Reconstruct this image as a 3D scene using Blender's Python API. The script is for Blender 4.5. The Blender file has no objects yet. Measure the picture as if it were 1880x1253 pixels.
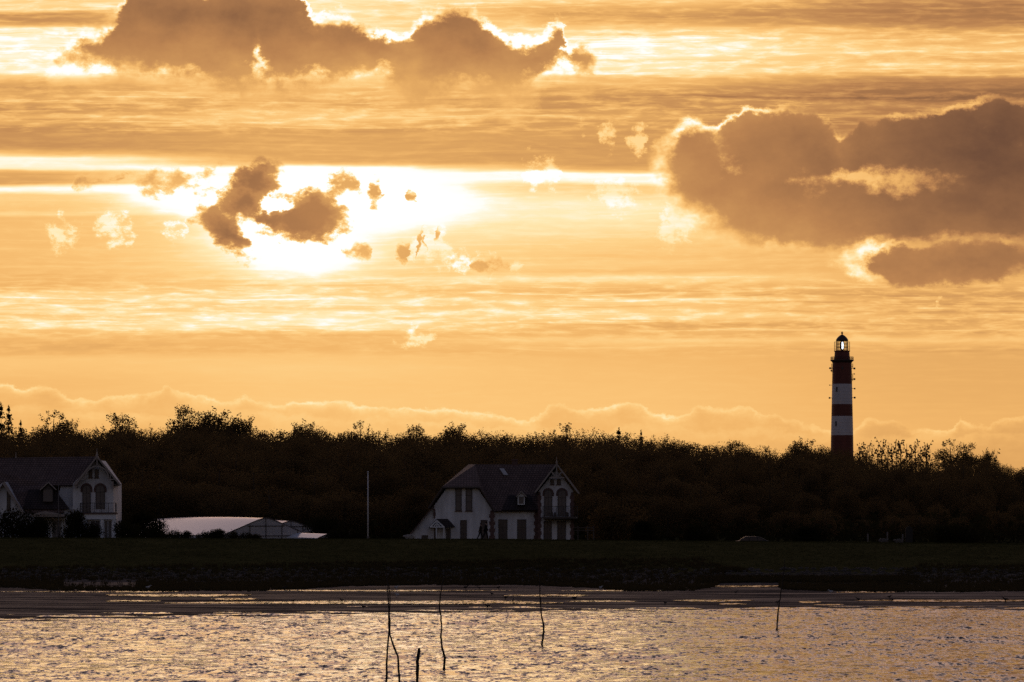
import bpy, bmesh, math, random
import numpy as np
from mathutils import Vector, Matrix

random.seed(7)
rng = np.random.default_rng(11)
SC = bpy.context.scene
COL = SC.collection
rad = math.radians

# ------------------------------------------------------------------ optics
F = 7224.0      # focal length in 1880-wide pixels
H = 7.2         # eye height over the water (m)
PX0, HOR = 940.0, 930.0


def W(px, py, Y):
    """point at distance Y seen in direction (px, py)"""
    return Vector(((px - PX0) * Y / F, Y, H - (py - HOR) * Y / F))


def XW(px, Y):
    return (px - PX0) * Y / F


def lerp_tab(tab, v):
    return float(np.interp(v, [t[0] for t in tab], [t[1] for t in tab]))


# ------------------------------------------------------------------ materials
def srgb(r, g, b):
    def f(c):
        c /= 255.0
        return c / 12.92 if c <= 0.04045 else ((c + 0.055) / 1.055) ** 2.4
    return (f(r), f(g), f(b), 1.0)


class NT:
    """small expression builder over a node tree"""

    def __init__(self, tree):
        self.t = tree

    def node(self, typ, **kw):
        n = self.t.nodes.new(typ)
        for k, v in kw.items():
            setattr(n, k, v)
        return n

    def link(self, a, b):
        if isinstance(a, S):
            a = a.s
        self.t.links.new(a, b)

    def put(self, v, sock):
        if isinstance(v, S):
            self.t.links.new(v.s, sock)
        elif hasattr(v, 'is_output'):
            self.t.links.new(v, sock)
        else:
            sock.default_value = v

    def math(self, op, a, b=None, c=None):
        n = self.node('ShaderNodeMath', operation=op)
        self.put(a, n.inputs[0])
        if b is not None:
            self.put(b, n.inputs[1])
        if c is not None:
            self.put(c, n.inputs[2])
        return S(self, n.outputs[0])

    def smooth(self, v, e0, e1, o0=0.0, o1=1.0, interp='SMOOTHSTEP'):
        n = self.node('ShaderNodeMapRange', interpolation_type=interp)
        self.put(v, n.inputs['Value'])
        for nm, x in (('From Min', e0), ('From Max', e1), ('To Min', o0), ('To Max', o1)):
            self.put(x, n.inputs[nm])
        return S(self, n.outputs['Result'])

    def comb(self, x, y, z):
        n = self.node('ShaderNodeCombineXYZ')
        for i, v in enumerate((x, y, z)):
            self.put(v, n.inputs[i])
        return n.outputs[0]

    def noise(self, vec, scale=1.0, detail=4.0, rough=0.55, dist=0.0, lac=2.0):
        n = self.node('ShaderNodeTexNoise', noise_dimensions='3D')
        if vec is not None:
            self.put(vec, n.inputs['Vector'])
        n.inputs['Scale'].default_value = scale
        n.inputs['Detail'].default_value = detail
        n.inputs['Roughness'].default_value = rough
        n.inputs['Lacunarity'].default_value = lac
        n.inputs['Distortion'].default_value = dist
        return n

    def ramp(self, fac, stops, interp='LINEAR'):
        n = self.node('ShaderNodeValToRGB')
        cr = n.color_ramp
        cr.interpolation = interp
        while len(cr.elements) > 1:
            cr.elements.remove(cr.elements[0])
        cr.elements[0].position = stops[0][0]
        cr.elements[0].color = stops[0][1]
        for p, c in stops[1:]:
            e = cr.elements.new(p)
            e.color = c
        self.put(fac, n.inputs[0])
        return n.outputs[0]

    def curve(self, v, pts, lo_x, hi_x, lo_y, hi_y):
        """piecewise-linear lookup of pts at v"""
        n = self.node('ShaderNodeFloatCurve')
        x = (v - lo_x) * (1.0 / (hi_x - lo_x))
        self.put(x, n.inputs['Value'])
        cm = n.mapping
        c = cm.curves[0]
        P = [(min(max((a - lo_x) / (hi_x - lo_x), 0), 1), min(max((b - lo_y) / (hi_y - lo_y), 0), 1)) for a, b in pts]
        P.sort()
        Q = []
        for p in P:
            if Q and p[0] - Q[-1][0] < 1e-4:
                p = (Q[-1][0] + 2e-4, p[1])
            Q.append(p)
        if Q[0][0] > 0:
            Q.insert(0, (0.0, Q[0][1]))
        if Q[-1][0] < 1:
            Q.append((1.0, Q[-1][1]))
        c.points[0].location = Q[0]
        c.points[1].location = Q[-1]
        for p in Q[1:-1]:
            c.points.new(*p)
        for p in c.points:
            p.handle_type = 'VECTOR'
        cm.update()
        return S(self, n.outputs[0]) * (hi_y - lo_y) + lo_y


class S:
    def __init__(self, nt, s):
        self.nt = nt
        self.s = s

    def __add__(self, o): return self.nt.math('ADD', self, o)
    __radd__ = __add__
    def __sub__(self, o): return self.nt.math('SUBTRACT', self, o)
    def __rsub__(self, o): return self.nt.math('SUBTRACT', o, self)
    def __mul__(self, o): return self.nt.math('MULTIPLY', self, o)
    __rmul__ = __mul__
    def __truediv__(self, o): return self.nt.math('DIVIDE', self, o)
    def max(self, o): return self.nt.math('MAXIMUM', self, o)
    def min(self, o): return self.nt.math('MINIMUM', self, o)
    def exp(self): return self.nt.math('EXPONENT', self)
    def mix(self, o, t): return self + (o - self) * t


def new_mat(name):
    m = bpy.data.materials.new(name)
    m.use_nodes = True
    for n in list(m.node_tree.nodes):
        m.node_tree.nodes.remove(n)
    nt = NT(m.node_tree)
    out = nt.node('ShaderNodeOutputMaterial')
    return m, nt, out


def principled(nt, base=(0.5, 0.5, 0.5), rough=0.7, spec=0.5, metal=0.0, ior=1.45):
    p = nt.node('ShaderNodeBsdfPrincipled')
    if isinstance(base, tuple):
        p.inputs['Base Color'].default_value = (*base[:3], 1)
    else:
        nt.put(base, p.inputs['Base Color'])
    nt.put(rough, p.inputs['Roughness'])
    p.inputs['Specular IOR Level'].default_value = spec
    p.inputs['Metallic'].default_value = metal
    p.inputs['IOR'].default_value = ior
    return p


def mat_simple(name, c1, c2, scale=3.0, rough=0.7, spec=0.4, metal=0.0, bump=0.0, detail=5, stretch=(1, 1, 1)):
    m, nt, out = new_mat(name)
    tc = nt.node('ShaderNodeTexCoord')
    mp = nt.node('ShaderNodeMapping')
    mp.inputs['Scale'].default_value = stretch
    nt.link(tc.outputs['Object'], mp.inputs['Vector'])
    n = nt.noise(mp.outputs[0], scale, detail, 0.6)
    col = nt.ramp(n.outputs[0], [(0.3, (*c1, 1)), (0.7, (*c2, 1))])
    p = principled(nt, col, rough, spec, metal)
    if bump:
        b = nt.node('ShaderNodeBump')
        b.inputs['Strength'].default_value = bump
        b.inputs['Distance'].default_value = 0.05
        nt.link(n.outputs[0], b.inputs['Height'])
        nt.link(b.outputs[0], p.inputs['Normal'])
    nt.link(p.outputs[0], out.inputs[0])
    return m


def mat_emit(name, c, s):
    m, nt, out = new_mat(name)
    e = nt.node('ShaderNodeEmission')
    e.inputs[0].default_value = (*c, 1)
    e.inputs[1].default_value = s
    nt.link(e.outputs[0], out.inputs[0])
    return m


def mat_leaf(name, c1, c2, trans=0.45):
    m, nt, out = new_mat(name)
    oi = nt.node('ShaderNodeObjectInfo')
    geo = nt.node('ShaderNodeTexCoord')
    n = nt.noise(geo.outputs['Object'], 0.6, 3, 0.6)
    f = S(nt, n.outputs[0]) * 0.6 + S(nt, oi.outputs['Random']) * 0.4
    col = nt.ramp(f, [(0.25, (*c1, 1)), (0.75, (*c2, 1))])
    d = nt.node('ShaderNodeBsdfDiffuse')
    t = nt.node('ShaderNodeBsdfTranslucent')
    nt.link(col, d.inputs[0])
    nt.link(col, t.inputs[0])
    mx = nt.node('ShaderNodeMixShader')
    mx.inputs[0].default_value = trans
    nt.link(d.outputs[0], mx.inputs[1])
    nt.link(t.outputs[0], mx.inputs[2])
    nt.link(mx.outputs[0], out.inputs[0])
    return m


def mat_tiles(name, c1, c2, sx=3.0, sz=4.5, rough=0.75):
    """roof tiles: courses and joints in the bump and a little colour variety"""
    m, nt, out = new_mat(name)
    tc = nt.node('ShaderNodeTexCoord')
    sp = nt.node('ShaderNodeSeparateXYZ')
    nt.link(tc.outputs['Object'], sp.inputs[0])
    vec = nt.comb(S(nt, sp.outputs[0]) + S(nt, sp.outputs[1]) * 0.35, S(nt, sp.outputs[2]) * 1.6, 0.0)
    br = nt.node('ShaderNodeTexBrick')
    nt.link(vec, br.inputs['Vector'])
    br.inputs['Color1'].default_value = (*c1, 1)
    br.inputs['Color2'].default_value = (*c2, 1)
    br.inputs['Mortar'].default_value = (c1[0] * 0.35, c1[1] * 0.35, c1[2] * 0.35, 1)
    br.inputs['Scale'].default_value = 1.0
    br.inputs['Brick Width'].default_value = 0.3
    br.inputs['Row Height'].default_value = 0.36
    br.inputs['Mortar Size'].default_value = 0.035
    n = nt.noise(tc.outputs['Object'], 1.3, 5, 0.6)
    mx = nt.node('ShaderNodeMix', data_type='RGBA', blend_type='MULTIPLY')
    mx.inputs[0].default_value = 0.6
    nt.link(br.outputs[0], mx.inputs[6])
    nt.link(nt.ramp(n.outputs[0], [(0.3, (.5, .5, .5, 1)), (0.7, (1, 1, 1, 1))]), mx.inputs[7])
    p = principled(nt, mx.outputs[2], rough, 0.35)
    b = nt.node('ShaderNodeBump')
    b.inputs['Strength'].default_value = 0.7
    b.inputs['Distance'].default_value = 0.04
    b.invert = True
    nt.link(br.outputs['Fac'], b.inputs['Height'])
    nt.link(b.outputs[0], p.inputs['Normal'])
    nt.link(p.outputs[0], out.inputs[0])
    return m


M = {}
M['plaster'] = mat_simple('white_plaster', (0.52, 0.50, 0.49), (0.82, 0.80, 0.79), 0.8, 0.85, 0.1, bump=0.15, detail=8, stretch=(1.6, 1.6, 0.5))
M['white_paint'] = mat_simple('white_paint', (0.70, 0.69, 0.68), (0.82, 0.81, 0.80), 4, 0.55, 0.4)
M['trim'] = mat_simple('weathered_trim', (0.30, 0.24, 0.20), (0.40, 0.33, 0.28), 6, 0.6, 0.4)
M['dark_wood'] = mat_simple('dark_wood', (0.06, 0.045, 0.04), (0.11, 0.085, 0.07), 7, 0.6, 0.4)
M['brick'] = mat_simple('brown_brick', (0.10, 0.055, 0.045), (0.17, 0.10, 0.085), 5, 0.85, 0.3, bump=0.3)
M['roof'] = mat_tiles('roof_tiles', (0.165, 0.105, 0.088), (0.225, 0.148, 0.122))
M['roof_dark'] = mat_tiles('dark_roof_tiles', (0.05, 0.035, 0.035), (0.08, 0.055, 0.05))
M['glass'] = mat_simple('window_glass', (0.085, 0.072, 0.066), (0.12, 0.10, 0.092), 2, 0.14, 0.5)
M['blind'] = mat_simple('shuttered_glass', (0.12, 0.095, 0.085), (0.16, 0.13, 0.115), 1.5, 0.35, 0.5, stretch=(1, 1, 8))
M['iron'] = mat_simple('dark_iron', (0.05, 0.045, 0.045), (0.09, 0.08, 0.08), 9, 0.5, 0.5, metal=0.3)
M['stick'] = mat_simple('wet_bark', (0.02, 0.014, 0.011), (0.055, 0.04, 0.032), 14, 0.8, 0.3, bump=0.5)
M['bark'] = mat_simple('bark', (0.045, 0.034, 0.026), (0.085, 0.065, 0.05), 6, 0.9, 0.2, bump=0.4)
M['pole'] = mat_simple('pole_paint', (0.55, 0.54, 0.54), (0.68, 0.67, 0.67), 5, 0.45, 0.5)
M['red'] = mat_simple('red_paint', (0.14, 0.042, 0.028), (0.20, 0.058, 0.038), 0.5, 0.6, 0.3, stretch=(1, 1, .3))
M['white_tower'] = mat_simple('white_tower_paint', (0.62, 0.55, 0.53), (0.74, 0.67, 0.65), 0.4, 0.6, 0.3, stretch=(1, 1, .3))
M['copper'] = mat_simple('dark_metal', (0.05, 0.028, 0.02), (0.08, 0.045, 0.03), 2, 0.5, 0.5)
M['wool'] = mat_simple('sheep_wool', (0.20, 0.18, 0.155), (0.42, 0.38, 0.34), 16, 0.95, 0.1, bump=0.8)
M['sheep_face'] = mat_simple('sheep_face', (0.30, 0.26, 0.23), (0.40, 0.35, 0.31), 10, 0.9, 0.1)
M['cloth_dark'] = mat_simple('dark_cloth', (0.012, 0.011, 0.012), (0.024, 0.021, 0.022), 20, 0.9, 0.1)
M['cloth_brown'] = mat_simple('brown_cloth', (0.022, 0.016, 0.012), (0.036, 0.026, 0.02), 20, 0.9, 0.1)
M['trousers'] = mat_simple('dark_trousers', (0.014, 0.013, 0.015), (0.024, 0.022, 0.025), 20, 0.9, 0.1)
M['skin'] = mat_simple('skin', (0.30, 0.19, 0.14), (0.36, 0.23, 0.17), 8, 0.6, 0.3)
M['hair'] = mat_simple('hair', (0.02, 0.013, 0.008), (0.05, 0.03, 0.018), 30, 0.7, 0.3)
M['bird'] = mat_simple('bird_feathers', (0.025, 0.02, 0.018), (0.06, 0.05, 0.045), 20, 0.8, 0.2)
M['gull'] = mat_simple('gull_feathers', (0.45, 0.44, 0.44), (0.62, 0.6, 0.6), 20, 0.8, 0.2)
M['slab'] = mat_simple('dark_slab', (0.035, 0.030, 0.026), (0.06, 0.052, 0.046), 4, 0.9, 0.1, bump=0.5)
M['wool_dim'] = mat_simple('grey_wool', (0.08, 0.068, 0.058), (0.16, 0.14, 0.12), 16, 0.95, 0.1, bump=0.8)
M['stone'] = mat_simple('rough_stone', (0.045, 0.037, 0.031), (0.095, 0.080, 0.068), 4, 0.9, 0.2, bump=0.5)
M['pale_stone'] = mat_simple('pale_concrete', (0.42, 0.40, 0.39), (0.55, 0.53, 0.52), 5, 0.8, 0.3, bump=0.3)
M['post'] = mat_simple('grey_post', (0.11, 0.095, 0.085), (0.19, 0.165, 0.15), 12, 0.85, 0.2, bump=0.3)
M['leaf'] = mat_leaf('broad_leaf', (0.110, 0.074, 0.032), (0.165, 0.108, 0.046), 0.42)
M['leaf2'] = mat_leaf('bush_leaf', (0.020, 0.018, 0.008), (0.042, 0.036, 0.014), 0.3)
M['needle'] = mat_leaf('needles', (0.022, 0.024, 0.011), (0.040, 0.040, 0.017), 0.2)
M['marsh'] = mat_leaf('marsh_grass', (0.045, 0.035, 0.017), (0.080, 0.062, 0.028), 0.2)
M['turf'] = mat_leaf('dike_turf', (0.050, 0.048, 0.016), (0.098, 0.086, 0.030), 0.05)
M['car'] = mat_simple('car_paint', (0.02, 0.02, 0.021), (0.03, 0.03, 0.031), 3, 0.4, 0.3)
M['tyre'] = mat_simple('tyre', (0.015, 0.015, 0.015), (0.025, 0.025, 0.025), 9, 0.9, 0.2)
M['lens'] = mat_emit('lit_lens', (0.86, 0.92, 1.0), 2.6)


# greenhouse film: pale, milky, glossy
def mat_film():
    m, nt, out = new_mat('greenhouse_film')
    tc = nt.node('ShaderNodeTexCoord')
    n = nt.noise(tc.outputs['Object'], 0.7, 4, 0.6)
    col = nt.ramp(n.outputs[0], [(0.3, (0.76, 0.77, 0.82, 1)), (0.7, (0.86, 0.87, 0.91, 1))])
    p = principled(nt, col, 0.16, 0.9)
    t = nt.node('ShaderNodeBsdfTranslucent')
    nt.link(col, t.inputs[0])
    mx = nt.node('ShaderNodeMixShader')
    mx.inputs[0].default_value = 0.05
    nt.link(p.outputs[0], mx.inputs[1])
    nt.link(t.outputs[0], mx.inputs[2])
    nt.link(mx.outputs[0], out.inputs[0])
    return m


def mat_pane():
    m, nt, out = new_mat('greenhouse_pane')
    p = principled(nt, (0.82, 0.76, 0.72), 0.2, 0.5)
    l = nt.node('ShaderNodeBsdfTranslucent')
    l.inputs[0].default_value = (0.6, 0.55, 0.5, 1)
    m1 = nt.node('ShaderNodeMixShader')
    m1.inputs[0].default_value = 0.3
    nt.link(p.outputs[0], m1.inputs[1])
    nt.link(l.outputs[0], m1.inputs[2])
    t = nt.node('ShaderNodeBsdfTransparent')
    t.inputs[0].default_value = (0.88, 0.86, 0.85, 1)
    mx = nt.node('ShaderNodeMixShader')
    mx.inputs[0].default_value = 0.2
    nt.link(m1.outputs[0], mx.inputs[1])
    nt.link(t.outputs[0], mx.inputs[2])
    nt.link(mx.outputs[0], out.inputs[0])
    return m


M['film'] = mat_film()
M['gpane'] = mat_pane()


# ------------------------------------------------------------------ mesh builder
ORIG = {}


class MB:
    def __init__(self):
        self.v, self.f = [], []

    def poly(self, pts):
        i = len(self.v)
        self.v += [Vector(p) for p in pts]
        self.f.append(list(range(i, i + len(pts))))

    def prism(self, pts, vec):
        """closed prism: polygon pts extruded by vec"""
        i, n = len(self.v), len(pts)
        vec = Vector(vec)
        self.v += [Vector(p) for p in pts] + [Vector(p) + vec for p in pts]
        self.f.append(list(range(i, i + n)))
        self.f.append(list(range(i + 2 * n - 1, i + n - 1, -1)))
        for k in range(n):
            k2 = (k + 1) % n
            self.f.append([i + k, i + n + k, i + n + k2, i + k2])

    def ppx(self, pxs, Y0, Y1, at=None):
        """pixel outline placed at distance Y0, extruded straight back to Y1"""
        a = [W(x, y, Y0) for x, y in pxs]
        self.prism(a, (0, Y1 - Y0, 0))

    def slab(self, pts, th):
        pts = [Vector(p) for p in pts]
        n = Vector((0, 0, 0))
        for k in range(len(pts)):
            a, b = pts[k], pts[(k + 1) % len(pts)]
            n += a.cross(b)
        n.normalize()
        if n.z < 0:
            n = -n
        self.prism(pts, -n * th)

    def box(self, c, s, rz=0.0):
        c = Vector(c)
        R = Matrix.Rotation(rz, 3, 'Z')
        hx, hy, hz = s[0] / 2, s[1] / 2, s[2] / 2
        pts = [c + R @ Vector(p) for p in ((-hx, -hy, -hz), (hx, -hy, -hz), (hx, hy, -hz), (-hx, hy, -hz))]
        self.prism(pts, (0, 0, s[2]))

    def bar(self, a, b, r, n=5):
        self.tube([a, b], [r, r], n)

    def tube(self, path, radii, n=7):
        path = [Vector(p) for p in path]
        i0 = len(self.v)
        for k, p in enumerate(path):
            d = path[min(k + 1, len(path) - 1)] - path[max(k - 1, 0)]
            if d.length < 1e-9:
                d = Vector((0, 0, 1))
            d.normalize()
            a = d.cross(Vector((0, 1, 0)) if abs(d.y) < 0.9 else Vector((1, 0, 0))).normalized()
            b = d.cross(a)
            for j in range(n):
                t = 2 * math.pi * j / n
                self.v.append(p + (a * math.cos(t) + b * math.sin(t)) * radii[k])
        for k in range(len(path) - 1):
            for j in range(n):
                j2 = (j + 1) % n
                self.f.append([i0 + k * n + j, i0 + k * n + j2, i0 + (k + 1) * n + j2, i0 + (k + 1) * n + j])
        self.f.append([i0 + j for j in range(n - 1, -1, -1)])
        e = i0 + (len(path) - 1) * n
        self.f.append([e + j for j in range(n)])

    def lathe(self, c, prof, n=28, cap=True):
        """prof: (radius, z) pairs about the vertical axis at c"""
        c = Vector(c)
        i0 = len(self.v)
        for r, z in prof:
            for j in range(n):
                t = 2 * math.pi * j / n
                self.v.append(c + Vector((r * math.cos(t), r * math.sin(t), z)))
        for k in range(len(prof) - 1):
            for j in range(n):
                j2 = (j + 1) % n
                self.f.append([i0 + k * n + j, i0 + k * n + j2, i0 + (k + 1) * n + j2, i0 + (k + 1) * n + j])
        if cap:
            self.f.append([i0 + j for j in range(n - 1, -1, -1)])
            e = i0 + (len(prof) - 1) * n
            self.f.append([e + j for j in range(n)])

    def build(self, name, mat, parent=None, smooth=False, fix=True):
        root = ORIG.get(parent.name, Vector((0, 0, 0))) if parent else Vector((0, 0, 0))
        me = bpy.data.meshes.new(name)
        me.from_pydata([tuple(p - root) for p in self.v], [], self.f)
        if fix and len(self.f) < 30000:
            bm = bmesh.new()
            bm.from_mesh(me)
            bmesh.ops.recalc_face_normals(bm, faces=bm.faces)
            bm.to_mesh(me)
            bm.free()
        me.update()
        if smooth:
            me.polygons.foreach_set('use_smooth', [True] * len(me.polygons))
        me.materials.append(mat)
        o = bpy.data.objects.new(name, me)
        COL.objects.link(o)
        if parent:
            o.parent = parent
            ORIG[o.name] = root
        return o


def tag(o, label=None, cat=None, group=None, kind=None):
    if label: o['label'] = label
    if cat: o['category'] = cat
    if group: o['group'] = group
    if kind: o['kind'] = kind
    return o


def thing(name, label, cat, loc, group=None):
    o = bpy.data.objects.new(name, None)
    o.empty_display_size = 0.5
    o.location = loc
    COL.objects.link(o)
    ORIG[o.name] = Vector(loc)
    return tag(o, label, cat, group)


def copy_tree(o, parent=None):
    c = o.copy()
    COL.objects.link(c)
    if parent is not None:
        c.parent = parent
    for ch in list(o.children):
        copy_tree(ch, c)
    return c


# ------------------------------------------------------------------ terrain
SHORE = [(-400, 238), (0, 245.3), (300, 252), (500, 258.5), (900, 266.7), (1180, 272.5), (1400, 276.3), (1600, 275.5), (1880, 272.5), (2300, 265)]
CREST = [(-600, 4.2), (0, 4.05), (500, 3.99), (940, 3.90), (1250, 3.78), (1450, 3.66), (1650, 3.58), (1880, 3.47), (2400, 3.4)]
TREELINE = [(-500, 790), (0, 792), (200, 795), (400, 795), (600, 797), (900, 803), (1100, 800), (1200, 808), (1330, 822), (1480, 832),
            (1600, 842), (1700, 846), (1800, 842), (1880, 858), (2000, 868), (2500, 890)]
_n1 = rng.uniform(0, 6.28, 64)


def wob(x, y, s, seed=0):
    v = 0.0
    for k in range(6):
        a = _n1[(seed * 7 + k) % 64]
        f = (1.7 ** k) / s
        v = v + math.sin(f * (x * math.cos(a * 3) + y * math.sin(a * 3)) + a * 9) / (1.35 ** k)
    return v / 3.2


def shore(x, Y):
    px = PX0 + x * F / 268.0
    return float(np.interp(px, [a for a, b in SHORE], [b for a, b in SHORE]))


def mud_z(x, Y):
    s = Y - shore(x, Y)
    z = 0.0052 * s if s > 0 else 0.03 * s
    return z + 0.012 * wob(x * 0.25, Y, 3.0, 2) * (1 if s > 2 else max(s, 0) / 2.0)


def ground_z(x, Y):
    px = PX0 + x * F / Y
    cr = float(np.interp(px, [a for a, b in CREST], [b for a, b in CREST]))
    tl = float(np.interp(px, [a for a, b in TREELINE], [b for a, b in TREELINE]))

    def lim(py, YY):
        return H + (HOR - py) * YY / F
    kY = [330, 343, 350, 357, 384, 387, 390, 402, 432, 450, 560, 620, 760, 1078, 1250, 1700, 3000, 9000]
    kz = [0.15, 0.42, 0.80, 1.50, cr - 0.04, cr, cr - 0.03, 2.75, 2.55, 2.9, 5.2, 0, 0, 0, 14, 6, 4, 3]
    kz[11] = max(4.5, lim(tl + 80, 620))
    kz[12] = max(5.0, lim(tl + 55, 760))
    kz[13] = max(6.0, lim(tl + 40, 1078))
    z = float(np.interp(Y, kY, kz))
    if Y > 352:
        z += 0.05 * wob(x, Y * 1.5, 5.0, 1)
    return z


def grid_mesh(name, xs, ys, zf, mat, smooth=True):
    nx, ny = len(xs), len(ys)
    X, Yg = np.meshgrid(xs, ys)
    Z = zf(X, Yg)
    co = np.stack([X, Yg, Z], -1).reshape(-1, 3)
    idx = np.arange(nx * ny).reshape(ny, nx)
    q = np.stack([idx[:-1, :-1], idx[:-1, 1:], idx[1:, 1:], idx[1:, :-1]], -1).reshape(-1, 4)
    me = bpy.data.meshes.new(name)
    me.vertices.add(len(co))
    me.vertices.foreach_set('co', co.astype(np.float32).ravel())
    me.loops.add(q.size)
    me.loops.foreach_set('vertex_index', q.astype(np.int32).ravel())
    me.polygons.add(len(q))
    me.polygons.foreach_set('loop_start', np.arange(0, q.size, 4, dtype=np.int32))
    me.polygons.foreach_set('loop_total', np.full(len(q), 4, dtype=np.int32))
    me.polygons.foreach_set('use_smooth', np.full(len(q), smooth))
    me.update(calc_edges=True)
    me.validate()
    me.materials.append(mat)
    o = bpy.data.objects.new(name, me)
    COL.objects.link(o)
    return o


def mat_ground():
    m, nt, out = new_mat('dike_grass_and_heath')
    tc = nt.node('ShaderNodeTexCoord')
    n1 = nt.noise(tc.outputs['Object'], 0.25, 6, 0.65)
    n2 = nt.noise(tc.outputs['Object'], 2.2, 5, 0.7)
    f = S(nt, n1.outputs[0]) * 0.5 + S(nt, n2.outputs[0]) * 0.5
    grass = nt.ramp(f, [(0.32, (0.036, 0.032, 0.013, 1)), (0.55, (0.074, 0.066, 0.025, 1)), (0.75, (0.120, 0.098, 0.042, 1))])
    stone = nt.ramp(n2.outputs[0], [(0.3, (0.055, 0.045, 0.038, 1)), (0.7, (0.20, 0.165, 0.14, 1))])
    sp = nt.node('ShaderNodeSeparateXYZ')
    nt.link(tc.outputs['Object'], sp.inputs[0])
    yy = S(nt, sp.outputs[1]) + (S(nt, n1.outputs[0]) - 0.5) * 8.0
    k = nt.smooth(yy, 351.5, 355.5, 1.0, 0.0)
    mx = nt.node('ShaderNodeMix', data_type='RGBA')
    nt.put(k, mx.inputs[0])
    nt.link(grass, mx.inputs[6])
    nt.link(stone, mx.inputs[7])
    p = nt.node('ShaderNodeBsdfDiffuse')
    nt.link(mx.outputs[2], p.inputs[0])
    b = nt.node('ShaderNodeBump')
    b.inputs['Strength'].default_value = 0.8
    b.inputs['Distance'].default_value = 0.25
    nt.link(n2.outputs[0], b.inputs['Height'])
    nt.link(b.outputs[0], p.inputs['Normal'])
    nt.link(p.outputs[0], out.inputs[0])
    return m


def mat_mud():
    m, nt, out = new_mat('wet_mud')
    tc = nt.node('ShaderNodeTexCoord')
    sp = nt.node('ShaderNodeSeparateXYZ')
    nt.link(tc.outputs['Object'], sp.inputs[0])
    x, y = S(nt, sp.outputs[0]), S(nt, sp.outputs[1])
    v1 = nt.comb(x * 0.07, y * 0.55, 0.0)
    v2 = nt.comb(x * 0.5, y * 2.2, 3.0)
    n1 = nt.noise(v1, 1.0, 6, 0.62, 0.4)
    n2 = nt.noise(v2, 1.0, 6, 0.65)
    wet = nt.smooth(S(nt, n1.outputs[0]) * 0.75 + S(nt, n2.outputs[0]) * 0.25, 0.44, 0.60)
    col = nt.ramp(n2.outputs[0], [(0.3, (0.022, 0.018, 0.018, 1)), (0.7, (0.055, 0.046, 0.045, 1))])
    d = nt.node('ShaderNodeBsdfDiffuse')
    nt.link(col, d.inputs[0])
    g = nt.node('ShaderNodeBsdfGlossy')
    g.inputs['Roughness'].default_value = 0.34
    g.inputs[0].default_value = (0.85, 0.86, 0.92, 1)
    b = nt.node('ShaderNodeBump')
    b.inputs['Strength'].default_value = 0.6
    b.inputs['Distance'].default_value = 0.08
    nt.link(n2.outputs[0], b.inputs['Height'])
    nt.link(b.outputs[0], d.inputs['Normal'])
    nt.link(b.outputs[0], g.inputs['Normal'])
    mx = nt.node('ShaderNodeMixShader')
    nt.put(wet * 0.11 + 0.012, mx.inputs[0])
    nt.link(d.outputs[0], mx.inputs[1])
    nt.link(g.outputs[0], mx.inputs[2])
    nt.link(mx.outputs[0], out.inputs[0])
    return m


def mat_water(name, rough=0.08, k=1.0):
    """slopes of the small chop come straight from noise, so they are not smoothed away at grazing angles"""
    m, nt, out = new_mat(name)
    tc = nt.node('ShaderNodeTexCoord')
    sp = nt.node('ShaderNodeSeparateXYZ')
    nt.link(tc.outputs['Object'], sp.inputs[0])
    x, y = S(nt, sp.outputs[0]), S(nt, sp.outputs[1])

    def pair(fx, fy, seed, det):
        n = nt.noise(nt.comb(x * fx, y * fy, seed), 1.0, det, 0.6, 0.2)
        c = nt.node('ShaderNodeSeparateColor')
        nt.link(n.outputs['Color'], c.inputs[0])
        return S(nt, c.outputs[0]) - 0.5, S(nt, c.outputs[1]) - 0.5
    a = pair(1.9, 0.85, 0.0, 4)
    b = pair(6.0, 2.6, 7.0, 2)
    n3 = nt.noise(nt.comb(x * 0.05, y * 0.09, 9.0), 1.0, 3, 0.6)
    patch = nt.smooth(S(nt, n3.outputs[0]), 0.35, 0.65, 0.75, 1.2)
    sx = (a[0] * 0.9 + b[0] * 0.8) * patch * k
    sy = (a[1] * 1.40 + b[1] * 1.10) * patch * k
    nv = nt.node('ShaderNodeVectorMath', operation='NORMALIZE')
    geo_ = nt.node('ShaderNodeNewGeometry')
    ad = nt.node('ShaderNodeVectorMath', operation='ADD')
    nt.link(geo_.outputs['Normal'], ad.inputs[0])
    nt.link(nt.comb(sx, sy, 0.0), ad.inputs[1])
    nt.link(ad.outputs[0], nv.inputs[0])
    p = principled(nt, (0.016, 0.018, 0.022), rough, 0.5, 0, 1.33)
    nt.link(nv.outputs[0], p.inputs['Normal'])
    nt.link(p.outputs[0], out.inputs[0])
    return m


M['ground'] = mat_ground()
M['mud'] = mat_mud()
M['water'] = mat_water('sea_water', 0.10, 1.0)
M['pool'] = mat_water('pool_water', 0.10, 0.35)


def geo(a, b, n):
    return list(np.geomspace(a, b, n))


gx = [-x for x in geo(75, 3000, 14)][::-1] + list(np.arange(-74, 74.1, 2.0)) + geo(75, 3000, 14)
gy = list(np.arange(330, 352, 2.0)) + list(np.arange(352, 404, 1.0)) + list(np.arange(404, 460, 7)) + list(np.arange(465, 700, 15)) + \
    list(np.arange(720, 1300, 40)) + geo(1400, 9000, 14)
ground = tag(grid_mesh('ground', np.array(gx), np.array(gy), np.vectorize(ground_z), M['ground']), kind='structure')
my = list(np.arange(210, 240, 5.0)) + list(np.arange(240, 348, 1.0))
mudflat = tag(grid_mesh('mudflat', np.array(gx), np.array(my), np.vectorize(mud_z), M['mud']), kind='structure')

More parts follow.
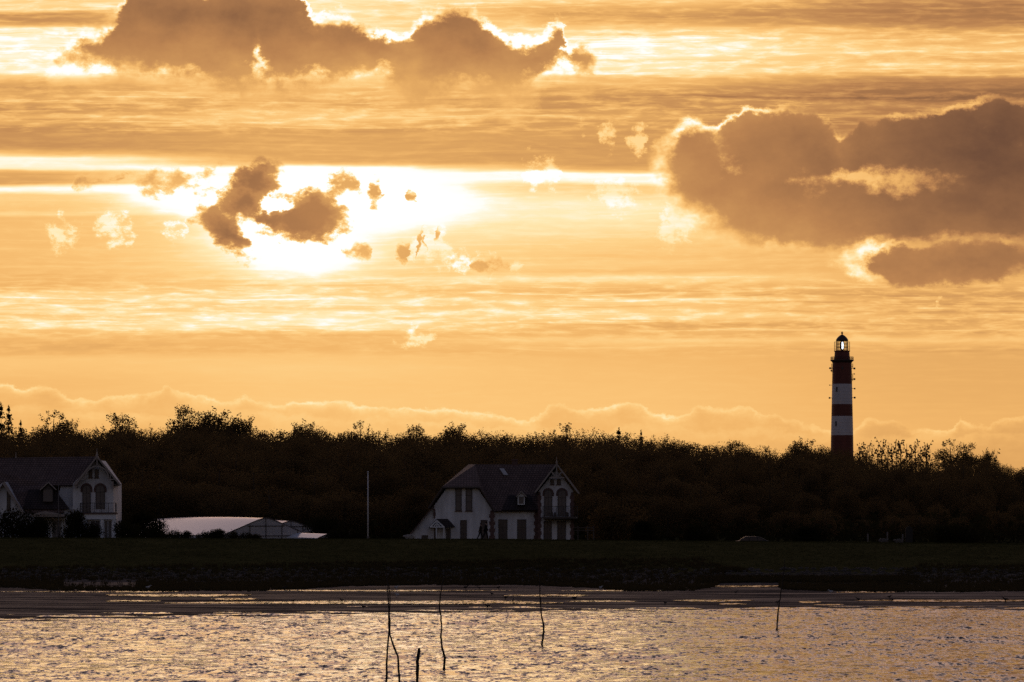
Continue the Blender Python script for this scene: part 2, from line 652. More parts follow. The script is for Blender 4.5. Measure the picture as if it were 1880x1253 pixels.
# sea with real waves
wx = np.array([-x for x in geo(62, 6000, 16)][::-1] + list(np.arange(-61.6, 61.7, 0.36)) + geo(62, 6000, 16))
wy = np.array([-y for y in geo(20, 5000, 12)][::-1] + [0, 30, 60, 90, 110, 125, 132] + list(np.arange(134, 284, 0.30)) + [285, 290, 300])
NW = 46
wl = np.geomspace(0.9, 7.5, NW)
wd = rng.normal(rad(95), rad(42), NW)
wp = rng.uniform(0, 6.283, NW)
wa = 0.014 * wl / (2 * math.pi) * rng.uniform(0.7, 1.3, NW)


def sea_z(X, Y):
    z = np.zeros_like(X)
    gust = 0.85 + 0.25 * np.sin(X * 0.11 + Y * 0.05 + 1.0) * np.sin(Y * 0.16 - X * 0.03)
    for l, d, p, a in zip(wl, wd, wp, wa):
        k = 2 * math.pi / l
        ph = k * (X * math.cos(d) + Y * math.sin(d)) + p
        z += a * (np.sin(ph) + 0.25 * np.sin(2 * ph + 1.1))
    inside = np.clip((62 - np.abs(X)) / 3, 0, 1) * np.clip((Y - 134) / 3, 0, 1) * np.clip((284 - Y) / 3, 0, 1)
    return z * inside * gust


sea = tag(grid_mesh('sea', wx, wy, sea_z, M['water']), kind='structure')

# tide pools lying on the mud
POOLS = [(640, 1107, 290, 2.6), (330, 1093.5, 130, 2.0), (700, 1085, 210, 1.0), (1010, 1094, 75, 1.8), (1130, 1085.2, 85, 1.0),
         (970, 1107.5, 55, 1.5), (1310, 1103.5, 65, 1.6), (1345, 1109.5, 25, 1.0), (1485, 1106, 20, 1.6), (1750, 1103.5, 155, 1.8),
         (1590, 1087.5, 50, 1.6), (430, 1100.5, 40, 1.6), (180, 1087, 170, 1.2), (1525, 1111, 25, 1.0), (860, 1105, 120, 1.5),
         (1370, 1074, 70, 5.0), (240, 1104, 50, 1.2), (1100, 1104.5, 60, 1.1), (1700, 1115, 90, 1.0)]
pool_mb = MB()
for (cx, cy, hw, hh) in POOLS:
    pts = []
    for j in range(40):
        t = 2 * math.pi * j / 40
        k = 1 + 0.16 * math.sin(3 * t + cx) + 0.10 * math.sin(7 * t + cy)
        px, py = cx + hw * math.cos(t) * k, cy + hh * math.sin(t) * k
        Yv = F * (H - 0.15) / (py - HOR)
        for _ in range(4):
            x = XW(px, Yv)
            Yv = F * (H - mud_z(x, Yv)) / (py - HOR)
        pts.append(Vector((XW(px, Yv), Yv, 0)))
    zc = [mud_z(p.x, p.y) for p in pts]
    for p, z in zip(pts, zc):
        p.z = z + 0.02
    cen = sum(pts, Vector()) / len(pts)
    cen.z = max(mud_z(cen.x, cen.y), sum(zc) / len(zc)) + 0.024
    i0 = len(pool_mb.v)
    pool_mb.v += pts + [cen]
    for j in range(40):
        pool_mb.f.append([i0 + j, i0 + (j + 1) % 40, i0 + 40])
pools = tag(pool_mb.build('tide_pool_water', M['pool']), kind='structure')


# ------------------------------------------------------------------ grass (stuff)
def blades(name, pts, mat, hmin, hmax, wid, per=5):
    n = len(pts) * per
    base = np.repeat(np.array(pts), per, axis=0)
    base[:, 0] += rng.normal(0, 0.12, n)
    base[:, 1] += rng.normal(0, 0.12, n)
    h = rng.uniform(hmin, hmax, n)
    a = rng.uniform(0, math.pi, n)
    w = wid * rng.uniform(0.6, 1.4, n)
    lean = rng.normal(0, 0.35, (n, 2)) * h[:, None]
    dx, dy = np.cos(a) * w, np.sin(a) * w
    v = np.zeros((n, 3, 3))
    v[:, 0] = base + np.stack([-dx, -dy, -0.05 + 0 * h], -1)
    v[:, 1] = base + np.stack([dx, dy, -0.05 + 0 * h], -1)
    v[:, 2] = base + np.stack([lean[:, 0], lean[:, 1], h], -1)
    me = bpy.data.meshes.new(name)
    me.from_pydata(v.reshape(-1, 3).tolist(), [], np.arange(n * 3).reshape(-1, 3).tolist())
    me.materials.append(mat)
    o = bpy.data.objects.new(name, me)
    COL.objects.link(o)
    return o


def on_ground(px, py, zf, z0=0.3):
    Yv = F * (H - z0) / (py - HOR)
    for _ in range(8):
        Yv = F * (H - zf(XW(px, Yv), Yv)) / (py - HOR)
    return Vector((XW(px, Yv), Yv, zf(XW(px, Yv), Yv)))


def land_z(x, Y):
    return max(mud_z(x, Y) if Y < 348 else -9, ground_z(x, Y) if Y > 330 else -9)


# lower limit (nearest edge) of the salt marsh, in the direction of each azimuth
MARSH_LOW = [(-200, 1074), (0, 1077), (100, 1081), (250, 1083.5), (480, 1083), (560, 1079), (640, 1074), (800, 1072), (1000, 1073), (1090, 1078),
             (1140, 1083), (1270, 1083), (1310, 1076), (1330, 1066), (1420, 1064), (1431, 1067), (1434, 1080), (1500, 1083), (1640, 1085), (1880, 1084), (2080, 1084)]
MARSH_TOP = [(-200, 1060), (1290, 1060), (1330, 1064), (1431, 1066.5), (1436, 1071.5), (1560, 1072.5), (1640, 1066), (1700, 1062), (2080, 1062)]
pts = []
for _ in range(15000):
    px = random.uniform(-180, 2060)
    lo, hi = lerp_tab(MARSH_LOW, px) + wob(px, 0, 22, 3) * 1.2, lerp_tab(MARSH_TOP, px)
    if lo - hi < 0.8:
        continue
    py = random.uniform(hi, lo)
    if 115 < px < 250 and 1066 < py < 1077 and random.random() < 0.93:
        continue
    Yv = F * (H - 0.5) / (py - HOR)
    x = XW(px, Yv)
    for _k in range(3):
        Yv = F * (H - 0.12 - max(mud_z(x, Yv), 0.15 if Yv > 330 else 0)) / (py - HOR)
        x = XW(px, Yv)
    z = max(mud_z(x, Yv) if Yv < 347 else -1, ground_z(x, Yv) if Yv > 330 else -1)
    pts.append((x, Yv, z))
for _ in range(2600):
    px = random.uniform(1280, 1680)
    Yq = random.uniform(344.5 + 0.8 * wob(px, 0, 30, 5), 351.0)
    x = XW(px, Yq)
    pts.append((x, Yq, land_z(x, Yq)))
tag(blades('marsh_grass', pts, M['marsh'], 0.14, 0.34, 0.06, 7), 'dark salt marsh grass along the edge of the mudflat', 'grass', kind='stuff')
pts = []
for _ in range(15000):
    Yv = 357 + 33 * random.random() ** 0.8
    x = XW(random.uniform(-120, 2000), Yv)
    pts.append((x, Yv, ground_z(x, Yv)))
for _ in range(7000):
    Yv = random.uniform(384.5, 391)
    x = XW(random.uniform(-120, 2000), Yv)
    pts.append((x, Yv, ground_z(x, Yv)))
tag(blades('dike_grass', pts, M['turf'], 0.04, 0.13, 0.035, 4), 'short dark grass on the slope and crest of the dike', 'grass', kind='stuff')

# stones of the dike foot
st = MB()
for _ in range(1500):
    Yv = random.uniform(349.5, 357.5)
    x = XW(random.uniform(-120, 2000), Yv)
    r = random.uniform(0.12, 0.32)
    c = Vector((x, Yv, ground_z(x, Yv) + r * 0.12))
    pr = [(r * random.uniform(.75, 1.0), -r * .4), (r * random.uniform(.8, 1.05), 0.0), (r * random.uniform(.4, .65), r * random.uniform(.3, .5))]
    st.lathe(c, pr, 6)
tag(st.build('dike_foot_stones', M['stone'], fix=False), 'dark boulders armouring the foot of the dike', 'stones', kind='stuff')


# ------------------------------------------------------------------ foliage
def leaf_cloud(P, size, flat=0.0):
    """quads of random orientation at the points P (n x 3)"""
    n = len(P)
    a = rng.normal(0, 1, (n, 3))
    a /= np.linalg.norm(a, axis=1)[:, None]
    b = rng.normal(0, 1, (n, 3))
    b -= (a * b).sum(1)[:, None] * a
    b /= np.linalg.norm(b, axis=1)[:, None]
    s = (size * rng.uniform(0.55, 1.35, n))[:, None]
    a, b = a * s, b * s * 0.62
    v = np.stack([P - a, P - b * 0.9 + a * 0.1, P + a, P + b], 1)
    return v.reshape(-1, 3)


def cloud_obj(name, V, mat, parent):
    n = len(V) // 4
    me = bpy.data.meshes.new(name)
    me.from_pydata(V.tolist(), [], np.arange(n * 4).reshape(-1, 4).tolist())
    me.materials.append(mat)
    o = bpy.data.objects.new(name, me)
    COL.objects.link(o)
    o.parent = parent
    return o


def broadleaf_points(h, w, low, n, lobes, spiky=0.5):
    P = []
    cz, rz = (h + low) / 2, (h - low) / 2
    L = []
    for k in range(lobes):
        while True:
            q = rng.uniform(-1, 1, 3)
            if 0.2 < np.linalg.norm(q) < 0.92:
                break
        L.append((q[0] * w / 2 * 0.72, q[1] * w / 2 * 0.72, cz + q[2] * rz * 0.80, rng.uniform(0.13, 0.23) * w))
    wts = np.array([l[3] ** 2 for l in L])
    wts /= wts.sum()
    for l, m in zip(L, rng.multinomial(n, wts)):
        d = rng.normal(0, 1, (m, 3))
        d /= np.linalg.norm(d, axis=1)[:, None]
        r = l[3] * rng.uniform(0.25, 1.15, m) ** 0.6
        p = d * r[:, None] * np.array([1, 1, 0.85]) + np.array(l[:3])
        P.append(p)
    # twigs that stick out of the crown
    for k in range(int(26 * spiky)):
        a = rng.uniform(0, 6.28)
        rr = rng.uniform(0, 0.42) * w
        zt = low + (h - low) * (0.93 - 1.1 * (rr / w) ** 2 * 2)
        m = 26
        t = rng.uniform(0, 1, m)[:, None]
        base = np.array([rr * math.cos(a), rr * math.sin(a), zt - 0.9])
        dirv = np.array([math.cos(a) * 0.35, math.sin(a) * 0.35, 1.0]) * rng.uniform(0.5, 1.15)
        P.append(base + dirv * t + rng.normal(0, 0.11, (m, 3)))
    return np.concatenate(P)


def trunk_mb(h, r, limbs, w):
    mb = MB()
    path = [Vector((0, 0, -0.4)), Vector((0.05, 0.03, h * 0.3)), Vector((-0.08, 0.05, h * 0.6)), Vector((0.04, -0.03, h * 0.84))]
    mb.tube(path, [r * 1.25, r, r * 0.6, r * 0.15], 7)
    for k in range(limbs):
        z = h * random.uniform(0.25, 0.55)
        a = random.uniform(0, 6.28)
        e = Vector((math.cos(a) * w * 0.28, math.sin(a) * w * 0.28, z + h * random.uniform(0.08, 0.16)))
        b = Vector((0, 0, z))
        mid = (b + e) / 2 + Vector((0, 0, -0.15))
        mb.tube([b, mid, e], [r * 0.45, r * 0.28, r * 0.08], 5)
    return mb


def make_broadleaf(h=12.0, w=6.4, low=1.2, n=2600, lobes=22, leaf=0.24, spiky=0.6, mat='leaf'):
    root = bpy.data.objects.new('broadleaf_tree', None)
    COL.objects.link(root)
    ORIG[root.name] = Vector((0, 0, 0))
    trunk_mb(h, 0.19, 7, w).build('trunk', M['bark'], root, True)
    V = leaf_cloud(broadleaf_points(h, w, low, n, lobes, spiky), leaf)
    cloud_obj('crown', V, M[mat], root)
    return root


def make_spruce(h=12.0, w=3.6, n=5200):
    root = bpy.data.objects.new('spruce_tree', None)
    COL.objects.link(root)
    ORIG[root.name] = Vector((0, 0, 0))
    trunk_mb(h * 1.06, 0.16, 0, w).build('trunk', M['bark'], root, True)
    P = []
    tiers = 52
    for k in range(tiers):
        t = k / (tiers - 1)
        z = 0.8 + (h - 0.9) * t + rng.normal(0, 0.30)
        R = w / 2 * (1 - t) ** 0.80 + 0.06
        nb = 7
        for j in range(nb):
            a = 6.283 * j / nb + rng.uniform(0, 1)
            rr = R * rng.uniform(0.45, 1.2)
            m = max(4, int(n / (tiers * nb) * (1 - t * 0.6)))
            s = rng.uniform(0.1, 1, m)[:, None]
            tip = np.array([math.cos(a) * rr, math.sin(a) * rr, -0.22 * rr])
            P.append(np.array([0, 0, z]) + tip * s + rng.normal(0, 0.10, (m, 3)) * (1.2 - s))
    P.append(np.stack([rng.normal(0, .04, 40), rng.normal(0, .04, 40), rng.uniform(h - 1.2, h + .5, 40)], -1))
    cloud_obj('crown', leaf_cloud(np.concatenate(P), 0.12), M['needle'], root)
    return root


def make_sapling(h=6.0, n=170):
    root = bpy.data.objects.new('slender_tree', None)
    COL.objects.link(root)
    ORIG[root.name] = Vector((0, 0, 0))
    mb = MB()
    bend = [Vector((0, 0, -0.3)), Vector((0.08, 0, h * .35)), Vector((-0.05, 0.05, h * .7)), Vector((0.12, 0, h))]
    mb.tube(bend, [0.10, 0.075, 0.05, 0.015], 6)
    P = []
    for k in range(9):
        z = h * random.uniform(0.2, 0.85)
        a = random.uniform(0, 6.28)
        L = random.uniform(0.5, 1.3)
        b = Vector((0, 0, z))
        e = b + Vector((math.cos(a) * L * .5, math.sin(a) * L * .5, L))
        mb.tube([b, e], [0.035, 0.01], 4)
        m = n // 12
        t = rng.uniform(0.25, 1.1, m)[:, None]
        P.append(np.array(b) + (np.array(e) - np.array(b)) * t + rng.normal(0, 0.13, (m, 3)))
    m = n // 4
    P.append(np.stack([rng.normal(0, .2, m), rng.normal(0, .2, m), rng.uniform(h * .25, h * 1.03, m)], -1))
    mb.build('trunk', M['bark'], root, True)
    cloud_obj('crown', leaf_cloud(np.concatenate(P), 0.15), M['leaf'], root)
    return root


def make_bush(h=3.0, w=4.0, n=1500, leaf=0.15, spiky=0.35):
    root = bpy.data.objects.new('garden_bush', None)
    COL.objects.link(root)
    ORIG[root.name] = Vector((0, 0, 0))
    mb = MB()
    for k in range(5):
        a = random.uniform(0, 6.28)
        mb.tube([Vector((0, 0, -0.2)), Vector((math.cos(a) * w * .15, math.sin(a) * w * .15, h * .4)),
                 Vector((math.cos(a) * w * .3, math.sin(a) * w * .3, h * .75))], [0.06, 0.04, 0.015], 5)
    mb.build('stem', M['bark'], root, True)
    P = broadleaf_points(h, w, 0.0, n, 16, spiky)
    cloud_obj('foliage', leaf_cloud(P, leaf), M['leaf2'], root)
    return root


class Kind:
    # height of the finished crown is read from its mesh
    """first use moves the prototype itself, later uses copy it with its parts"""

    def __init__(self, root, h):
        zz = [v.co.z for c in root.children for v in c.data.vertices]
        zz.sort()
        self.root, self.h, self.used = root, zz[-max(2, len(zz) // 90)], False

    def place(self, loc, height, rz, label, cat, group=None, wscale=1.0):
        o = copy_tree(self.root) if self.used else self.root
        self.used = True
        s = height / self.h
        o.location = loc
        o.rotation_euler = (0, 0, rz)
        o.scale = (s * wscale, s * wscale, s)
        for k in ('label', 'category', 'group'):
            if k in o:
                del o[k]
        return tag(o, label, cat, group)


KB = [Kind(make_broadleaf(12, random.uniform(7.4, 9.4), random.uniform(0.0, 0.4), 15000, random.randint(40, 56), 0.092,
                          random.uniform(0.5, 1.0)), 0) for _ in range(9)]
KO = [Kind(make_broadleaf(12, random.uniform(5.8, 6.8), 1.2, 14000, random.randint(26, 32), 0.10, 0.7), 12.6) for _ in range(3)]
KS = [Kind(make_spruce(12, 5.2), 12.4), Kind(make_spruce(12, 4.4), 12.4)]
KP = [Kind(make_sapling(6.0, 110), 6.2), Kind(make_sapling(6.0, 80), 6.2), Kind(make_sapling(6.0, 140), 6.2)]


def tree_at(kind, px, pytop, Y, label, cat, group=None, ws=1.0, bury=0.0):
    x = XW(px, Y)
    zg = ground_z(x, Y) - bury
    zt = H + (HOR - pytop) * Y / F
    return kind.place((x, Y, zg), max(zt - zg, 1.5), random.uniform(0, 6.28), label, cat, group, ws)


def region(px):
    if px < 240: return 'behind the left villa'
    if px < 640: return 'behind the greenhouses'
    if px < 1080: return 'behind the middle villa'
    if px < 1420: return 'left of the lighthouse'
    return 'at the lighthouse'


def forest(Y, dy, step, off, jit, words, grp, ws=1.0):
    px = -70.0
    while px < 1960:
        top = lerp_tab(TREELINE, px) + off + random.gauss(0, jit)
        reg = region(px)
        Yv = Y + random.uniform(-dy, dy)
        wob_ws = ws * random.uniform(0.9, 1.25)
        tree_at(random.choice(KB), px, top, Yv, words + ' ' + reg, 'tree', grp + ' ' + reg, wob_ws)
        px += step * random.uniform(0.75, 1.25)


forest(562, 6, 35, 3, 2.5, 'broadleaf tree whose top edges the skyline', 'skyline trees', 1.0)
forest(545, 6, 38, 8, 2.5, 'broadleaf tree tucked close below the skyline', 'near skyline trees', 1.05)
forest(527, 7, 50, 20, 3.5, 'broadleaf tree just under the skyline', 'upper trees', 0.95)
forest(508, 7, 56, 38, 5.0, 'dark broadleaf tree in mid wood', 'inner trees', 1.0)
forest(482, 7, 62, 66, 6.0, 'shaded broadleaf tree in the front of the wood', 'front trees', 1.25)
forest(460, 5, 62, 105, 8.0, 'low shaded tree along the wood edge', 'wood edge trees', 1.8)

# brambles and low growth that fill the wood below the crowns
P = []
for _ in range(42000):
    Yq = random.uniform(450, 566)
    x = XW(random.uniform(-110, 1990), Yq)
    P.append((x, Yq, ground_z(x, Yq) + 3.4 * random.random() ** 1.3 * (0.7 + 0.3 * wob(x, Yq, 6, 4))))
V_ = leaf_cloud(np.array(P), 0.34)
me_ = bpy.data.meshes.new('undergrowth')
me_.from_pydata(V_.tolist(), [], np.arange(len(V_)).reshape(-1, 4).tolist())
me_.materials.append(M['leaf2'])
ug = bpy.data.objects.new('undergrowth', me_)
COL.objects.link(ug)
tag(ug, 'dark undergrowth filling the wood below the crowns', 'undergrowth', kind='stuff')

# trees that stand out on the skyline
SPECIAL = [
    (KO[0], 337, 754, 'tallest crown on the skyline, loose and airy, right of the left villa', 1.0),
    (KO[1], 400, 762, 'broad airy crown on the skyline beside the tallest tree', 1.15),
    (KO[2], 365, 771, 'airy crown squeezed between the two tallest skyline trees', 0.9),
    (KO[1], 440, 773, 'sloping loose crown right of the two tallest skyline trees', 1.1),
    (KO[0], 212, 768, 'rounded airy crown rising on the skyline over the left villa gable', 1.25),
    (KO[2], 98, 767, 'ragged crown with clustered top over the left villa roof', 1.1),
    (KO[0], 130, 778, 'smaller ragged crown right of the clustered one over the left villa', 1.0),
    (KO[1], 560, 783, 'low twiggy crown on the skyline above the greenhouse end', 1.1),
    (KO[2], 662, 785, 'small tufted crown on the skyline above the flagpole', 0.9),
    (KO[0], 760, 788, 'tufted crown on the skyline left of the middle villa', 1.0),
    (KO[1], 842, 786, 'tufted crown on the skyline above the left gable of the middle villa', 1.0),
    (KO[2], 1040, 790, 'broad tufted crown on the skyline above the right gable of the middle villa', 1.2),
    (KO[0], 1350, 816, 'low rounded crown on the skyline half way to the lighthouse', 1.3),
    (KO[1], 1478, 814, 'twiggy low crown on the skyline just left of the lighthouse', 1.2),
    (KB[1], 1508, 827, 'low rounded crown close to the left side of the lighthouse', 1.1),
    (KB[3], 1532, 831, 'low crown covering the left half of the lighthouse foot', 1.0),
    (KB[5], 1556, 832, 'low crown covering the right half of the lighthouse foot', 1.0),
    (KB[2], 1590, 838, 'low crown below the slender trees, first right of the lighthouse', 1.0),
    (KO[2], 1745, 817, 'bushy crown rising at the right end of the wood', 1.1),
    (KO[0], 1782, 820, 'pointed bushy crown next to the one at the right end of the wood', 0.9),
    (KO[1], 1815, 832, 'small separate crown at the far right of the skyline', 0.7),
]
for kd, px, top, lab, ws in SPECIAL:
    tree_at(kd, px, top, 572 + random.uniform(-4, 4), lab, 'tree', None, ws)
SPR = [(16, 752, 'tallest dark spruce at the left edge of the photo', 1.0), (2, 748, 'spruce cut by the left edge of the photo', 1.1),
       (38, 778, 'short spruce right of the tallest one at the left edge', 0.9),
       (1136, 793, 'left of the two pointed spruces on the skyline', 1.3), (1177, 796, 'right of the two pointed spruces, the thinner one', 0.8)]
for i, (px, top, lab, ws) in enumerate(SPR):
    tree_at(KS[i % 2], px, top, 575, lab, 'spruce', None, ws)
# slender young trees on the ridge right of the lighthouse
k = 0
for px in np.linspace(1576, 1700, 15):
    px = px + random.uniform(-2, 2)
    top = 806 + 10 * abs((px - 1635) / 65) ** 2 + random.uniform(-6, 10)
    Y = 640 + random.uniform(-8, 8)
    x = XW(px, Y)
    zb = H + (HOR - 852) * Y / F
    zt = H + (HOR - top) * Y / F
    KP[k % 3].place((x, Y, min(zb, ground_z(x, Y) + 0.0) if False else ground_z(x, Y)), zt - ground_z(x, Y), random.uniform(0, 6.28),
                    'slender young tree with sparse leaves on the ridge right of the lighthouse', 'tree',
                    'slender young trees right of the lighthouse', 1.0)
    k += 1
for px, top in ((1702, 818), (1826, 826), (1809, 836)):
    Y = 640
    x = XW(px, Y)
    lab = {1702: 'slender tree standing alone right of the row beside the lighthouse', 1826: 'slender sparse tree at the far right of the ridge',
           1809: 'slender leafy tree just left of the far right one'}[px]
    KP[k % 3].place((x, Y, ground_z(x, Y)), H + (HOR - top) * Y / F - ground_z(x, Y), 1.0 * k, lab, 'tree', None, 1.1)
    k += 1

# bushes and hedge shrubs near the houses
KU = [Kind(make_bush(3.0, 4.2, 5200, 0.08), 3.2), Kind(make_bush(3.0, 3.6, 4500, 0.085, 0.8), 3.2), Kind(make_bush(3.0, 5.0, 6500, 0.08), 3.2)]


def bush_at(kd, px, top, Y, wpx, label, cat='bush', group=None):
    x = XW(px, Y)
    zg = ground_z(x, Y)
    zt = H + (HOR - top) * Y / F
    h = zt - zg
    base = {0: 4.2, 1: 3.6, 2: 5.0, 3: 4.2}[KU.index(kd)]
    ws = (wpx * Y / F) / base / (h / 3.2)
    return kd.place((x, Y, zg), h, random.uniform(0, 6.28), label, cat, group, ws)


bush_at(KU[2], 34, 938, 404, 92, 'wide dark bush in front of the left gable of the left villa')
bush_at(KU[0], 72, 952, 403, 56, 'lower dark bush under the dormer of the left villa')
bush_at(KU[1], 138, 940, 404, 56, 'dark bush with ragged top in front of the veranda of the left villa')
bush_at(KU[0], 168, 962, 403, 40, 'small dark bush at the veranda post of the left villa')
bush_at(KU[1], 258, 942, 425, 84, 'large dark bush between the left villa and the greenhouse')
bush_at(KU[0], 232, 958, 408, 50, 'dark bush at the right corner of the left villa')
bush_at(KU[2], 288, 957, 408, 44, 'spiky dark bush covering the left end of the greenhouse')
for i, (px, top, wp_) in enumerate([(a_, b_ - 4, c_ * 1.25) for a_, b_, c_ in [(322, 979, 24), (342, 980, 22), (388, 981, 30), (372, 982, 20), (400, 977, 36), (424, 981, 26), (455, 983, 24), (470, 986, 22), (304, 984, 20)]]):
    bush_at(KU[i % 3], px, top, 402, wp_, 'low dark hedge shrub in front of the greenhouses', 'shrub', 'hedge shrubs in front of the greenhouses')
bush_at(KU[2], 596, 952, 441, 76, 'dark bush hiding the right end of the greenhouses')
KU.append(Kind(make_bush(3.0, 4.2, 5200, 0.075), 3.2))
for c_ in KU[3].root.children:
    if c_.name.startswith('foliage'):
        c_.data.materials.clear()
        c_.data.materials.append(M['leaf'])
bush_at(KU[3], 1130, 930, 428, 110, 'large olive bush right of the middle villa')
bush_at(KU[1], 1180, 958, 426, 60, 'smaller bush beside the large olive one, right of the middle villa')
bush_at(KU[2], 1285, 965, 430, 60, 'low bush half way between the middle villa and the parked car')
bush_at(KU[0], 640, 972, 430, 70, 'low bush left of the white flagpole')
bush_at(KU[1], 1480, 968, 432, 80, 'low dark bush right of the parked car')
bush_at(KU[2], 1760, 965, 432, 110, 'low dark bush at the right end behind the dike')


# ------------------------------------------------------------------ villas
def arch_outline(x0, x1, ytop, ybot, n=8, ry=None):
    r = (x1 - x0) / 2
    ry = ry or r
    c = (x0 + x1) / 2
    pts = [(x0, ybot)]
    for k in range(n + 1):
        t = math.pi - math.pi * k / n
        pts.append((c + r * math.cos(t), ytop + ry - ry * math.sin(t)))
    pts.append((x1, ybot))
    return pts


def window(root, x0, x1, y0, y1, Y, arched=False, frame='dark_wood', pane='glass', bars=(1, 1), sill=True, fw=1.3, name='window'):
    """frame standing proud of the wall at Y with its pane and sill"""
    f = MB()
    pn = MB()
    if arched:
        outer = arch_outline(x0, x1, y0, y1)
        inner = arch_outline(x0 + fw, x1 - fw, y0 + fw, y1)
        for k in range(len(outer) - 1):
            f.ppx([outer[k], outer[k + 1], inner[k + 1], inner[k]], Y - 0.07, Y + 0.02)
        pn.ppx(inner, Y - 0.03, Y + 0.01)
    else:
        f.ppx([(x0, y0), (x0 + fw, y0), (x0 + fw, y1), (x0, y1)], Y - 0.07, Y + 0.02)
        f.ppx([(x1 - fw, y0), (x1, y0), (x1, y1), (x1 - fw, y1)], Y - 0.07, Y + 0.02)
        f.ppx([(x0 + fw, y0), (x1 - fw, y0), (x1 - fw, y0 + fw), (x0 + fw, y0 + fw)], Y - 0.068, Y + 0.02)
        f.ppx([(x0 + fw, y1 - fw), (x1 - fw, y1 - fw), (x1 - fw, y1), (x0 + fw, y1)], Y - 0.068, Y + 0.02)
        pn.ppx([(x0 + fw, y0 + fw), (x1 - fw, y0 + fw), (x1 - fw, y1 - fw), (x0 + fw, y1 - fw)], Y - 0.03, Y + 0.01)
    nb, mb_ = bars
    for k in range(nb):
        c = x0 + (x1 - x0) * (k + 1) / (nb + 1)
        f.ppx([(c - .35, y0 + fw), (c + .35, y0 + fw), (c + .35, y1 - fw), (c - .35, y1 - fw)], Y - 0.055, Y - 0.031)
    for k in range(mb_):
        c = y0 + (y1 - y0) * (0.3 + 0.6 * k / max(mb_, 1))
        f.ppx([(x0 + fw, c - .4), (x1 - fw, c - .4), (x1 - fw, c + .4), (x0 + fw, c + .4)], Y - 0.060, Y - 0.031)
    w = f.build(name, M[frame], root)
    pn.build('pane', M[pane], w)
    if sill:
        s = MB()
        s.ppx([(x0 - 1, y1 + .05), (x1 + 1, y1 + .05), (x1 + 1, y1 + 1.5), (x0 - 1, y1 + 1.5)], Y - 0.14, Y + 0.01)
        s.build('sill', M['brick'], w)
    return w


def quoin(root, xc, y0, y1, Y, wide=5.5, narrow=3.4, course=6.5):
    q = MB()
    y, k = y0, 0
    while y < y1 - 0.5:
        w = wide if k % 2 else narrow
        q.ppx([(xc - w, y), (xc + w, y), (xc + w, min(y + course, y1)), (xc - w, min(y + course, y1))], Y - 0.05, Y + 0.05)
        y += course + 0.01
        k += 1
    return q.build('quoin', M['brick'], root)


def arch_surround(root, x0, x1, ytop, yspring, Y, mat, t=3.0):
    a = MB()
    out = arch_outline(x0 - t, x1 + t, ytop - t, yspring)
    inn = arch_outline(x0, x1, ytop, yspring)
    for k in range(len(out) - 1):
        a.ppx([out[k], out[k + 1], inn[k + 1], inn[k]], Y - 0.05, Y + 0.03)
    return a.build('arch_surround', M[mat], root)


def railing(root, px0, px1, ytop, ybot, Yf, Yb, n, mat='iron', name='railing'):
    r = MB()
    a, b = W(px0, ytop, Yf), W(px1, ytop, Yf)
    a2, b2 = W(px0, ybot, Yf), W(px1, ybot, Yf)
    r.bar(a, b, 0.03)
    r.bar(a2, b2, 0.025)
    for k in range(n + 1):
        p, q = a.lerp(b, k / n), a2.lerp(b2, k / n)
        r.bar(p, q, 0.012 if k % 4 else 0.03, 4)
    for (p, q) in ((a, a2), (b, b2)):
        d = Vector((0, Yb - Yf, 0))
        r.bar(p, p + d, 0.03)
        r.bar(q, q + d, 0.025)
        for k in range(1, 5):
            r.bar(p + d * k / 5, q + d * k / 5, 0.012, 4)
    return r.build(name, M[mat], root)


